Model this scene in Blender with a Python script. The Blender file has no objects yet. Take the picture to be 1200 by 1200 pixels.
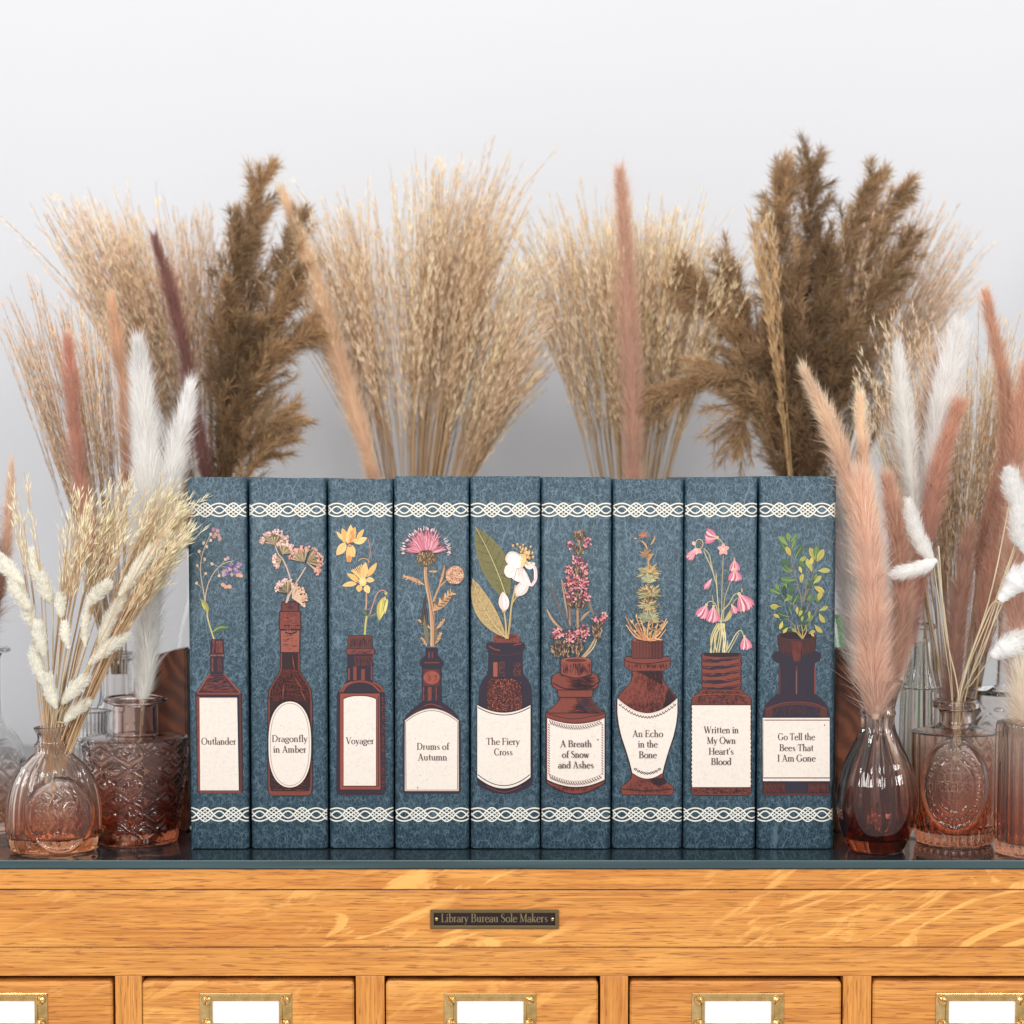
import bpy, bmesh, math, random
import numpy as np
from mathutils import Vector, Matrix

random.seed(7); RNG = np.random.default_rng(7)
S = bpy.context.scene
COL = S.collection
R = math.radians

# ------------------------------------------------------------------ camera
CAM_D, CAM_H, PITCH, FPX, PPY = 1.30, 0.2375, R(3.5), 2374.0, 710.0
cd = bpy.data.cameras.new('camera'); cam = bpy.data.objects.new('camera', cd); COL.objects.link(cam)
cam.location = (0, -CAM_D, CAM_H); cam.rotation_euler = (R(90) - PITCH, 0, 0)
cd.sensor_width = 36; cd.lens = FPX / 1200 * 36
cd.shift_y = (PPY - 600) / 1200
cd.clip_start = 0.05; cd.clip_end = 50
cd.dof.use_dof = True; cd.dof.focus_distance = CAM_D - 0.005; cd.dof.aperture_fstop = 6.3
S.camera = cam

# ------------------------------------------------------------------ light
w = bpy.data.worlds.new('World'); S.world = w; w.use_nodes = True
w.node_tree.nodes['Background'].inputs[0].default_value = (1.0, 0.985, 0.975, 1)
w.node_tree.nodes['Background'].inputs[1].default_value = 0.58
def area(name, loc, target, sx, sy, power, col):
    l = bpy.data.lights.new(name, 'AREA'); l.shape = 'RECTANGLE'; l.size = sx; l.size_y = sy
    l.energy = power; l.color = col
    o = bpy.data.objects.new(name, l); COL.objects.link(o); o.location = loc
    o.rotation_euler = (Vector(target) - Vector(loc)).to_track_quat('-Z', 'Y').to_euler()
    return o
# two tall windows in the room behind the camera, four panes each; then lamps added for glare and fill
for side, cxx, cyy, cz, pw in (('left', -1.16, -1.78, 1.0, 3.9), ('right', 1.10, -1.82, .95, 3.4)):
    for dx in (-1, 1):
        for dz in (-1, 1):
            area('window_pane_' + side, (cxx + dx * .17, cyy - (dx if side == 'left' else -dx) * .11, cz + dz * .26), (0, .12, .22), 0.17, 0.28, pw, (1, .985, .96))
for dx in (-1, 1):  # added pair of lamps behind the camera: glare on the glass, frontal fill
    area('window_pane_centre', (dx * .20 - .12, -2.35, .86), (0, .12, .2), 0.26, 0.52, 5.0, (1, .985, .96))
area('ceiling_light', (0, -0.30, 1.9), (0, .05, 0), 1.8, 0.8, 11, (1, .99, .98))  # added fill from above, brightens the wall and the grass tips
vs = S.view_settings; vs.view_transform = 'Standard'; vs.look = 'None'; vs.exposure = 0.41; vs.gamma = 1
S.render.engine = 'CYCLES'
cy = S.cycles
cy.max_bounces = 18; cy.transmission_bounces = 12; cy.glossy_bounces = 6; cy.diffuse_bounces = 10; cy.transparent_max_bounces = 16
cy.use_denoising = True; cy.sample_clamp_indirect = 4
try: cy.denoiser = 'OPENIMAGEDENOISE'
except Exception: pass

# ------------------------------------------------------------------ mapping from the photograph to places in the room
CP, SP = math.cos(PITCH), math.sin(PITCH)
def ray(px, py):
    x = (px - 600) / FPX; y = (PPY - py) / FPX
    return Vector((x, CP + y * SP, -SP + y * CP))
def at(px, py, Y=0.0):
    d = ray(px, py); t = (Y + CAM_D) / d.y
    return Vector((0, -CAM_D, CAM_H)) + d * t
def on_top(px, py):
    d = ray(px, py); t = -CAM_H / d.z
    return Vector((0, -CAM_D, CAM_H)) + d * t
def mpp(Y): return (Y + CAM_D) / FPX

def lin(c):
    return tuple(((v / 255) / 12.92 if v / 255 <= 0.04045 else ((v / 255 + 0.055) / 1.055) ** 2.4) for v in c)

# ------------------------------------------------------------------ objects
def tag(o, label=None, cat=None, group=None, kind=None):
    if label: o['label'] = label
    if cat: o['category'] = cat
    if group: o['group'] = group
    if kind: o['kind'] = kind
    return o
def empty(name, loc, label, cat, group=None):
    o = bpy.data.objects.new(name, None); COL.objects.link(o); o.location = loc
    o.empty_display_size = 0.01
    return tag(o, label, cat, group)
def link(name, me, mat=None, parent=None, loc=(0, 0, 0)):
    o = bpy.data.objects.new(name, me); COL.objects.link(o); o.location = loc
    if mat and not me.materials: me.materials.append(mat)
    if parent: o.parent = parent
    return o
def mesh_np(name, V, F, C=None, smooth=False):
    """V (n,3); F (m,k) int array of one face size, or list of lists"""
    me = bpy.data.meshes.new(name)
    V = np.asarray(V, np.float32)
    if isinstance(F, np.ndarray):
        m, k = F.shape
        me.vertices.add(len(V)); me.vertices.foreach_set('co', V.ravel())
        me.loops.add(m * k); me.loops.foreach_set('vertex_index', F.astype(np.int32).ravel())
        me.polygons.add(m); me.polygons.foreach_set('loop_start', np.arange(0, m * k, k, dtype=np.int32))
        me.update(calc_edges=True)
    else:
        me.from_pydata(V.tolist(), [], F); me.update()
    if C is not None:
        C = np.asarray(C, np.float32)
        if C.shape[1] == 3: C = np.hstack([C, np.ones((len(C), 1), np.float32)])
        a = me.color_attributes.new('Col', 'FLOAT_COLOR', 'POINT'); a.data.foreach_set('color', C.ravel())
    if smooth: me.polygons.foreach_set('use_smooth', [True] * len(me.polygons))
    return me
def bevel_box(name, x0, x1, y0, y1, z0, z1, b=0.001, seg=2):
    """box mesh in coordinates about its own centre; returns mesh, centre"""
    c = ((x0 + x1) / 2, (y0 + y1) / 2, (z0 + z1) / 2)
    bm = bmesh.new(); bmesh.ops.create_cube(bm, size=1)
    for v in bm.verts:
        v.co.x *= x1 - x0; v.co.y *= y1 - y0; v.co.z *= z1 - z0
    if b: bmesh.ops.bevel(bm, geom=bm.edges[:], offset=b, segments=seg, affect='EDGES', profile=0.6)
    me = bpy.data.meshes.new(name); bm.to_mesh(me); bm.free()
    return me, c
def box(name, mat, x0, x1, y0, y1, z0, z1, b=0.001, parent=None, seg=2):
    me, c = bevel_box(name, x0, x1, y0, y1, z0, z1, b, seg)
    off = parent.location if parent else Vector((0, 0, 0))
    if parent and parent.parent: off = off + parent.parent.location
    return link(name, me, mat, parent, Vector(c) - Vector(off))

# ------------------------------------------------------------------ node helper
class NT:
    def __init__(s, name):
        s.m = bpy.data.materials.new(name); s.m.use_nodes = True
        s.t = s.m.node_tree; s.t.nodes.clear()
        s.out = s.n('ShaderNodeOutputMaterial')
    def n(s, typ, **kw):
        nd = s.t.nodes.new(typ)
        for k, v in kw.items():
            if k.startswith('i_'): nd.inputs[k[2:].replace('_', ' ')].default_value = v
            else: setattr(nd, k, v)
        return nd
    def l(s, a, b): s.t.links.new(a, b)
    def coords(s, scale=(1, 1, 1), rot=(0, 0, 0), kind='Object', loc=(0, 0, 0)):
        tc = s.n('ShaderNodeTexCoord'); mp = s.n('ShaderNodeMapping')
        mp.inputs['Scale'].default_value = scale; mp.inputs['Rotation'].default_value = rot; mp.inputs['Location'].default_value = loc
        s.l(tc.outputs[kind], mp.inputs[0]); return mp.outputs[0]
    def noise(s, vec, scale=1, detail=3, rough=0.5, dist=0.0):
        nd = s.n('ShaderNodeTexNoise'); nd.inputs['Scale'].default_value = scale; nd.inputs['Detail'].default_value = detail
        nd.inputs['Roughness'].default_value = rough; nd.inputs['Distortion'].default_value = dist
        if vec is not None: s.l(vec, nd.inputs['Vector'])
        return nd.outputs['Fac']
    def ramp(s, fac, stops):
        nd = s.n('ShaderNodeValToRGB'); e = nd.color_ramp.elements
        while len(e) < len(stops): e.new(0.5)
        for k, (p, c) in enumerate(stops):
            e[k].position = p; e[k].color = (*c, 1) if len(c) == 3 else c
        s.l(fac, nd.inputs[0]); return nd.outputs[0]
    def mix(s, fac, a, b, mode='MIX'):
        nd = s.n('ShaderNodeMix', data_type='RGBA', blend_type=mode)
        for v, i in ((fac, 0), (a, 6), (b, 7)):
            if hasattr(v, 'default_value') or hasattr(v, 'is_linked'): s.l(v, nd.inputs[i])
            else: nd.inputs[i].default_value = v if i == 0 else (*v, 1)
        return nd.outputs[2]
    def math(s, op, a, b=0.0):
        nd = s.n('ShaderNodeMath', operation=op)
        for v, i in ((a, 0), (b, 1)):
            if hasattr(v, 'is_linked'): s.l(v, nd.inputs[i])
            else: nd.inputs[i].default_value = v
        return nd.outputs[0]
    def bsdf(s, color, rough=0.5, **kw):
        nd = s.n('ShaderNodeBsdfPrincipled')
        if hasattr(color, 'is_linked'): s.l(color, nd.inputs['Base Color'])
        else: nd.inputs['Base Color'].default_value = (*color, 1)
        if hasattr(rough, 'is_linked'): s.l(rough, nd.inputs['Roughness'])
        else: nd.inputs['Roughness'].default_value = rough
        for k, v in kw.items(): nd.inputs[k.replace('_', ' ')].default_value = v
        s.l(nd.outputs[0], s.out.inputs[0]); return nd
    def bump(s, bs, h, strength=0.3, dist=0.001):
        b = s.n('ShaderNodeBump'); b.inputs['Strength'].default_value = strength; b.inputs['Distance'].default_value = dist
        s.l(h, b.inputs['Height']); s.l(b.outputs[0], bs.inputs['Normal'])

# ------------------------------------------------------------------ materials
def m_wall():
    t = NT('painted_wall'); v = t.coords((1, 1, 1))
    c = t.ramp(t.noise(v, 3, 4), [(0.3, (0.545, 0.552, 0.58)), (0.7, (0.56, 0.567, 0.594))])
    b = t.bsdf(c, 0.5); t.bump(b, t.noise(v, 260, 4), 0.08, 0.001); return t.m
def m_oak(name='quartersawn_oak', vertical=False, fig=1.0, seed=0.0, flat=0.0):
    t = NT(name)
    rot = (0, R(90), 0) if vertical else (0, 0, 0)
    L = (seed, seed * .7, seed * .3)
    tc = t.n('ShaderNodeTexCoord'); oi = t.n('ShaderNodeObjectInfo')
    add = t.n('ShaderNodeVectorMath', operation='ADD'); mul = t.n('ShaderNodeVectorMath', operation='SCALE')
    mul.inputs[0].default_value = (3.1, 1.7, 2.3); t.l(oi.outputs['Random'], mul.inputs['Scale'])
    t.l(tc.outputs['Object'], add.inputs[0]); t.l(mul.outputs[0], add.inputs[1])
    def cc(scale, r=rot):
        m0 = t.n('ShaderNodeMapping'); m0.inputs['Rotation'].default_value = rot; m0.inputs['Location'].default_value = L
        t.l(add.outputs[0], m0.inputs[0])
        src = m0.outputs[0]
        if r != rot:
            m1 = t.n('ShaderNodeMapping'); m1.inputs['Rotation'].default_value = r; t.l(src, m1.inputs[0]); src = m1.outputs[0]
        mp = t.n('ShaderNodeMapping'); mp.inputs['Scale'].default_value = scale
        t.l(src, mp.inputs[0]); return mp.outputs[0]
    broad = t.noise(cc((5, 5, 40)), 1, 4, 0.55, 0.8)
    fine = t.noise(cc((14, 14, 560)), 1, 5, 0.62, 0.8)
    base = t.ramp(broad, [(0.25, lin((196, 122, 52))), (0.5, lin((214, 142, 66))), (0.78, lin((228, 160, 82)))])
    base = t.mix(t.ramp(fine, [(0.36, (0, 0, 0)), (0.60, (1, 1, 1))]), t.mix(0.62, base, lin((158, 84, 30))), base)
    # open pores: short dark dashes
    por = t.noise(cc((60, 60, 1100)), 1, 2, 0.5, 0.3)
    base = t.mix(t.ramp(por, [(0.56, (0, 0, 0)), (0.66, (.72, .72, .72))]), base, lin((138, 74, 30)))
    # medullary ray flecks
    a = t.noise(cc((11, 11, 44), (0, R(20), 0)), 1, 5, 0.6, 2.6)
    b_ = t.noise(cc((4.3, 4.3, 9)), 1, 1, 0.5, 0)
    m = t.math('MULTIPLY', t.ramp(a, [(0.53, (0, 0, 0)), (0.62, (1, 1, 1))]), t.ramp(b_, [(0.38, (0, 0, 0)), (0.52, (1, 1, 1))]))
    m = t.math('MULTIPLY', m, 0.72 * fig)
    base = t.mix(m, base, lin((243, 178, 98)))
    base = t.mix(1.0, base, (.92, .98, .98), 'MULTIPLY')
    bs = t.bsdf(base, 0.34, Specular_IOR_Level=0.45)
    t.bump(bs, t.math('SUBTRACT', 1.0, por), 0.12, 0.0004)
    return t.m
def m_leather():
    t = NT('printed_leather_paper')
    tc = t.n('ShaderNodeTexCoord'); oi = t.n('ShaderNodeObjectInfo')
    mul = t.n('ShaderNodeVectorMath', operation='SCALE'); mul.inputs[0].default_value = (2.1, 0, 3.3); t.l(oi.outputs['Random'], mul.inputs['Scale'])
    add = t.n('ShaderNodeVectorMath', operation='ADD'); t.l(tc.outputs['Object'], add.inputs[0]); t.l(mul.outputs[0], add.inputs[1])
    P = add.outputs[0]
    def cc(scale, rot=(0, 0, 0)):
        mp = t.n('ShaderNodeMapping'); mp.inputs['Scale'].default_value = scale; mp.inputs['Rotation'].default_value = rot
        t.l(P, mp.inputs[0]); return mp.outputs[0]
    def warp(vec, k, sc):
        nz = t.n('ShaderNodeTexNoise'); nz.inputs['Scale'].default_value = sc; t.l(vec, nz.inputs['Vector'])
        ad = t.n('ShaderNodeVectorMath', operation='MULTIPLY_ADD'); t.l(nz.outputs['Color'], ad.inputs[0])
        ad.inputs[1].default_value = (k, k, k); t.l(vec, ad.inputs[2]); return ad.outputs[0]
    def edge(vec, scale):
        vo = t.n('ShaderNodeTexVoronoi', feature='DISTANCE_TO_EDGE'); vo.inputs['Scale'].default_value = scale
        t.l(vec, vo.inputs['Vector']); return vo.outputs['Distance']
    v1 = warp(cc((1.25, 1.0, 0.7), (0, R(22), 0)), 0.0055, 210)
    e1 = edge(v1, 370)
    v3 = warp(cc((0.8, 1.0, 1.2), (0, R(-40), 0)), 0.004, 300)
    e3 = edge(v3, 560)
    n1 = t.noise(cc((1, 1, 1)), 240, 4, 0.65)
    n3 = t.noise(cc((1, 1, 1), (0, 1, 0)), 300, 3, 0.6)
    veins = t.math('MULTIPLY', t.ramp(e1, [(0.0, (1, 1, 1)), (0.14, (0, 0, 0))]), t.ramp(n1, [(0.40, (.05, .05, .05)), (0.56, (1, 1, 1))]))
    veins3 = t.math('MULTIPLY', t.ramp(e3, [(0.0, (.55, .55, .55)), (0.13, (0, 0, 0))]), t.ramp(n3, [(0.44, (.0, .0, .0)), (0.56, (1, 1, 1))]))
    veins = t.math('MAXIMUM', veins, veins3)
    v2 = warp(cc((1.3, 1, 0.5), (0, R(-28), 0)), 0.02, 60)
    e2 = edge(v2, 75)
    n2 = t.noise(cc((1, 1, 1)), 26, 3, 0.6)
    cracks = t.math('MULTIPLY', t.ramp(e2, [(0.0, (1, 1, 1)), (0.035, (0, 0, 0))]), t.ramp(n2, [(0.47, (0, 0, 0)), (0.56, (1, 1, 1))]))
    base = t.ramp(t.noise(cc((1, 1, 1)), 420, 4, 0.65), [(0.3, lin((32, 51, 63))), (0.7, lin((41, 64, 77)))])
    v = t.math('MAXIMUM', veins, cracks)
    c = t.mix(t.math('MULTIPLY', v, 0.60), base, lin((106, 132, 146)))
    bs = t.bsdf(c, 0.42, Specular_IOR_Level=0.35)
    t.bump(bs, v, 0.25, 0.0003)
    return t.m
def m_print():
    t = NT('printed_ink')
    a = t.n('ShaderNodeVertexColor', layer_name='Col')
    v = t.coords((1, 1, 1))
    n = t.noise(v, 520, 5, 0.7)
    c = t.mix(1.0, a.outputs[0], t.ramp(n, [(0.28, (0.63, 0.63, 0.63)), (0.5, (.73, .73, .73)), (0.72, (.73, .73, .73))]), 'MULTIPLY')
    t.bsdf(c, 0.5, Specular_IOR_Level=0.3); return t.m
def m_simple(name, c, rough, **kw):
    t = NT(name); v = t.coords()
    n = t.noise(v, 300, 4, 0.6)
    b = t.bsdf(t.mix(t.math('MULTIPLY', n, 0.3), c, tuple(x * 0.75 for x in c)), rough, **kw); return t.m
def m_pages():
    t = NT('page_edges'); v = t.coords((1800, 1800, 3))
    t.bsdf(t.ramp(t.noise(v, 1, 2), [(0.35, (.55, .5, .4)), (0.65, (.8, .75, .65))]), 0.8); return t.m
def m_brass():
    t = NT('polished_brass'); v = t.coords()
    n = t.noise(v, 90, 4, 0.6)
    b = t.bsdf(t.ramp(n, [(0.35, lin((176, 142, 84))), (0.7, lin((232, 198, 140)))]), t.ramp(n, [(0.3, (.36, .36, .36)), (0.7, (.20, .20, .20))]), Metallic=1.0); return t.m
def m_fibre(name, transl=0.35, rough=0.75):
    """dried plant fibre: colour attribute, a little random change between stems"""
    t = NT(name)
    a = t.n('ShaderNodeVertexColor', layer_name='Col'); oi = t.n('ShaderNodeObjectInfo')
    c = t.mix(1.0, a.outputs[0], t.ramp(oi.outputs['Random'], [(0, (0.93, 0.92, 0.90)), (1, (1, 1, 1))]), 'MULTIPLY')
    b = t.bsdf(c, rough, Specular_IOR_Level=0.25)
    tr = t.n('ShaderNodeBsdfTranslucent'); t.l(c, tr.inputs[0])
    mx = t.n('ShaderNodeMixShader'); mx.inputs[0].default_value = transl
    t.l(b.outputs[0], mx.inputs[1]); t.l(tr.outputs[0], mx.inputs[2]); t.l(mx.outputs[0], t.out.inputs[0]); return t.m
def m_glass(name, top, bottom, z0, z1, rough=0.015, ior=1.46):
    t = NT(name); tc = t.n('ShaderNodeTexCoord'); sp = t.n('ShaderNodeSeparateXYZ'); t.l(tc.outputs['Object'], sp.inputs[0])
    mr = t.n('ShaderNodeMapRange'); mr.inputs[1].default_value = z0; mr.inputs[2].default_value = z1; mr.interpolation_type = 'SMOOTHSTEP'
    t.l(sp.outputs[2], mr.inputs[0])
    c = t.mix(mr.outputs[0], bottom, top)
    b = t.bsdf(c, rough, IOR=ior); b.inputs['Transmission Weight'].default_value = 1.0
    return t.m

M_WALL = m_wall(); M_OAK = m_oak(); M_OAK_PLAIN = m_oak('plain_oak', fig=0.25, seed=3); M_OAK_V = m_oak('upright_oak', vertical=True, fig=0.1, seed=5)
M_OAK_D = m_oak('drawer_oak', fig=0.5, seed=9)
M_LEATHER = m_leather(); M_INK = m_print(); M_PAGE = m_pages(); M_BRASS = m_brass()
M_CARD = m_simple('white_card', (0.86, 0.85, 0.84), 0.6)
M_DARK = m_simple('dark_gap_wood', (0.03, 0.018, 0.01), 0.8)

# ------------------------------------------------------------------ wall
WALL_Y = 0.54
me, c = bevel_box('wall', -3, 3, WALL_Y, WALL_Y + 0.1, -1.2, 2.6, 0)
tag(link('wall', me, M_WALL, None, c), 'plain white painted wall behind the cabinet', kind='structure')

# ------------------------------------------------------------------ glass sheet on the cabinet
GY = on_top(600, 1008).y                  # front edge of the glass
GT = (at(600, 1008, GY).z - at(600, 1018, GY).z)
t = NT('smoked_glass'); tc = t.coords()
gb = t.bsdf(lin((30, 38, 42)), 0.035, IOR=1.52, Specular_IOR_Level=0.6)
gb.inputs['Coat Weight'].default_value = 0.3
M_SHEET = t.m
t = NT('ground_glass_edge'); tc = t.coords((6, 6, 200))
t.bsdf(t.ramp(t.noise(tc, 1, 3), [(0.3, lin((38, 58, 62))), (0.7, lin((56, 80, 84)))]), 0.3, IOR=1.5)
M_EDGE = t.m
sheet = box('glass_sheet', M_SHEET, -0.80, 0.80, GY, 0.52, -GT, 0.0, 0.0006)
tag(sheet, 'dark glass sheet with green edge lying on top of the oak cabinet', 'glass sheet')
sheet.data.materials.append(M_EDGE)
for p in sheet.data.polygons:
    if p.normal.y < -0.75: p.material_index = 1

# ------------------------------------------------------------------ oak card cabinet
FY = GY + 0.0008
zz = lambda py, Y: at(600, py, Y).z
cab = empty('card_cabinet', (0, 0, -0.6), 'oak card catalogue cabinet with brass label holders on its drawers', 'cabinet')
z0 = -GT - 0.0006; z1 = zz(1042.5, FY); z2 = zz(1111, FY); z3 = zz(1146, FY)
box('top_moulding', M_OAK, -0.79, 0.79, FY, 0.515, z1, z0, 0.0012, cab, 3)
box('frieze_board', M_OAK, -0.785, 0.785, FY + 0.0026, 0.0, z2, z1 - 0.0008, 0.0008, cab)
box('rail', M_OAK_PLAIN, -0.78, 0.78, FY + 0.0052, 0.0, z3, z2 - 0.0008, 0.0006, cab)
DZ = 0.118
box('cabinet_body', M_DARK, -0.775, 0.775, FY + 0.03, 0.51, -0.6, z1 - 0.004, 0, cab)
PY_ = FY + 0.0052
X = lambda px: at(px, 1170, PY_).x
stx = [(-152, -120), (135, 166), (417, 450.5), (703.5, 736), (988, 1021), (1275, 1307)]
zb = z3 - DZ
for a, b in stx:
    box('stile', M_OAK_V, X(a), X(b), PY_ + 0.0001, PY_ + 0.028, zb, z3 - 0.0001, 0.0005, cab)
box('lower_rail', M_OAK_PLAIN, -0.78, 0.78, PY_ + 0.0002, 0.0, zb - 0.019, zb - 0.0002, 0.0006, cab)
box('plinth', M_OAK_PLAIN, -0.79, 0.79, PY_ + 0.004, 0.515, -0.6, zb - 0.02, 0.0006, cab)

def frame_mesh(name, W, H, ow, oh, th):
    """plate W x H with a rectangular opening ow x oh, th thick, raised inner lip; centred, front at -y"""
    bm = bmesh.new()
    def ring(w_, h_, y, zc=0.0):
        return [bm.verts.new((sx * w_ / 2, y, sz * h_ / 2 + zc)) for sx, sz in ((-1, -1), (1, -1), (1, 1), (-1, 1))]
    rs = [ring(W, H, 0), ring(W, H, -th * .7), ring(W - .0012, H - .0012, -th), ring(ow + .0044, oh + .0044, -th), ring(ow + .0036, oh + .0036, -th * 1.9),
          ring(ow + .0010, oh + .0010, -th * 1.9), ring(ow, oh, -th * 1.5), ring(ow, oh, 0)]
    for r0, r1 in zip(rs, rs[1:] + rs[:1]):
        for i in range(4):
            bm.faces.new((r0[i], r0[(i + 1) % 4], r1[(i + 1) % 4], r1[i]))
    bmesh.ops.recalc_face_normals(bm, faces=bm.faces[:])
    me = bpy.data.meshes.new(name); bm.to_mesh(me); bm.free(); return me
def screw_mesh():
    bm = bmesh.new(); n = 20; r = 0.0033
    prof = [(r, 0), (r, -.0006), (r * .88, -.0015), (r * .6, -.0021), (r * .3, -.0024)]
    rings = [[bm.verts.new((rr * math.cos(2 * math.pi * i / n), y, rr * math.sin(2 * math.pi * i / n))) for i in range(n)] for rr, y in prof]
    for a, b in zip(rings, rings[1:]):
        for i in range(n): bm.faces.new((a[i], a[(i + 1) % n], b[(i + 1) % n], b[i]))
    bm.faces.new(rings[-1])
    # slot: recess the vertices that lie in the band
    for v in bm.verts:
        if abs(v.co.z) < r * 0.18 and v.co.y < -.0005: v.co.y += .0012
    bmesh.ops.recalc_face_normals(bm, faces=bm.faces[:])
    me = bpy.data.meshes.new('screw'); bm.to_mesh(me); bm.free()
    return me
SCREW = screw_mesh()
def pull_mesh():
    """a bin pull hanging below the label: half-cup"""
    n, m = 18, 8; V = []; F = []
    for j in range(m + 1):
        b = math.pi / 2 * j / m
        for i in range(n + 1):
            a = math.pi * i / n
            V.append((0.024 * math.cos(a) * (0.55 + .45 * math.cos(b)), -0.018 * math.sin(b) * math.sin(a) ** .6, -0.020 + 0.020 * math.sin(a) * math.cos(b)))
    for j in range(m):
        for i in range(n):
            k = j * (n + 1) + i; F.append([k, k + 1, k + n + 2, k + n + 1])
    me = mesh_np('pull', V, F, smooth=True); return me
PULL = pull_mesh()
dpx = [(-118.5, 132), (166.5, 415), (452, 701), (738, 986), (1022.5, 1273)]
hold = [2.5, 288.5, 574.5, 864.5, 1150]
HW = 109 * mpp(PY_); OW = 79 * mpp(PY_); OH = 27 * mpp(PY_); HH = 45 * mpp(PY_)
hframe = frame_mesh('label_holder', HW, HH, OW, OH, .0010)
for k, ((a, b), hx) in enumerate(zip(dpx, hold)):
    xa, xb = X(a), X(b); zt = zz(1149.5, PY_)
    me, c = bevel_box('drawer', xa, xb, PY_ - 0.001, PY_ + 0.03, zb + 0.0015, zt, 0.0030, 3)
    d = link('drawer', me, M_OAK_D, cab, Vector(c) - cab.location)
    for p in me.polygons: p.use_smooth = False
    hz = zz(1183, PY_) - c[2] - .001
    hxx = X(hx) - c[0]; yf = PY_ - 0.001 - c[1]
    h = link('label_holder', hframe, M_BRASS, d, (hxx, yf - .0002, hz))
    cme, cc_ = bevel_box('card', -OW / 2 - .001, OW / 2 + .001, -.0004, .0, -OH / 2 - .001, OH / 2 + .001, 0)
    link('card', cme, M_CARD, d, (hxx, yf - .0004, hz))
    for sx in (-1, 1):
        for sz in (-1, 1):
            s = link('screw', SCREW, M_BRASS, d, (hxx + sx * (HW / 2 - .0043), yf - .0013, hz + sz * (HH / 2 - .0045)))
            s.rotation_euler = (0, R(random.choice([50, 20, 75, 130, 110])), 0)
    p = link('pull', PULL, M_BRASS, d, (hxx, yf - .0002, hz - HH / 2 - .005))

# nameplate: dark plate, brass rim, raised brass lettering, two pins
NY = FY + 0.0026
pa, pb = at(507, 1068, NY), at(652, 1085.5, NY); pc = Vector(((pa.x + pb.x) / 2, NY, (pa.z + pb.z) / 2)); PW, PH = pb.x - pa.x, pa.z - pb.z

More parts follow.
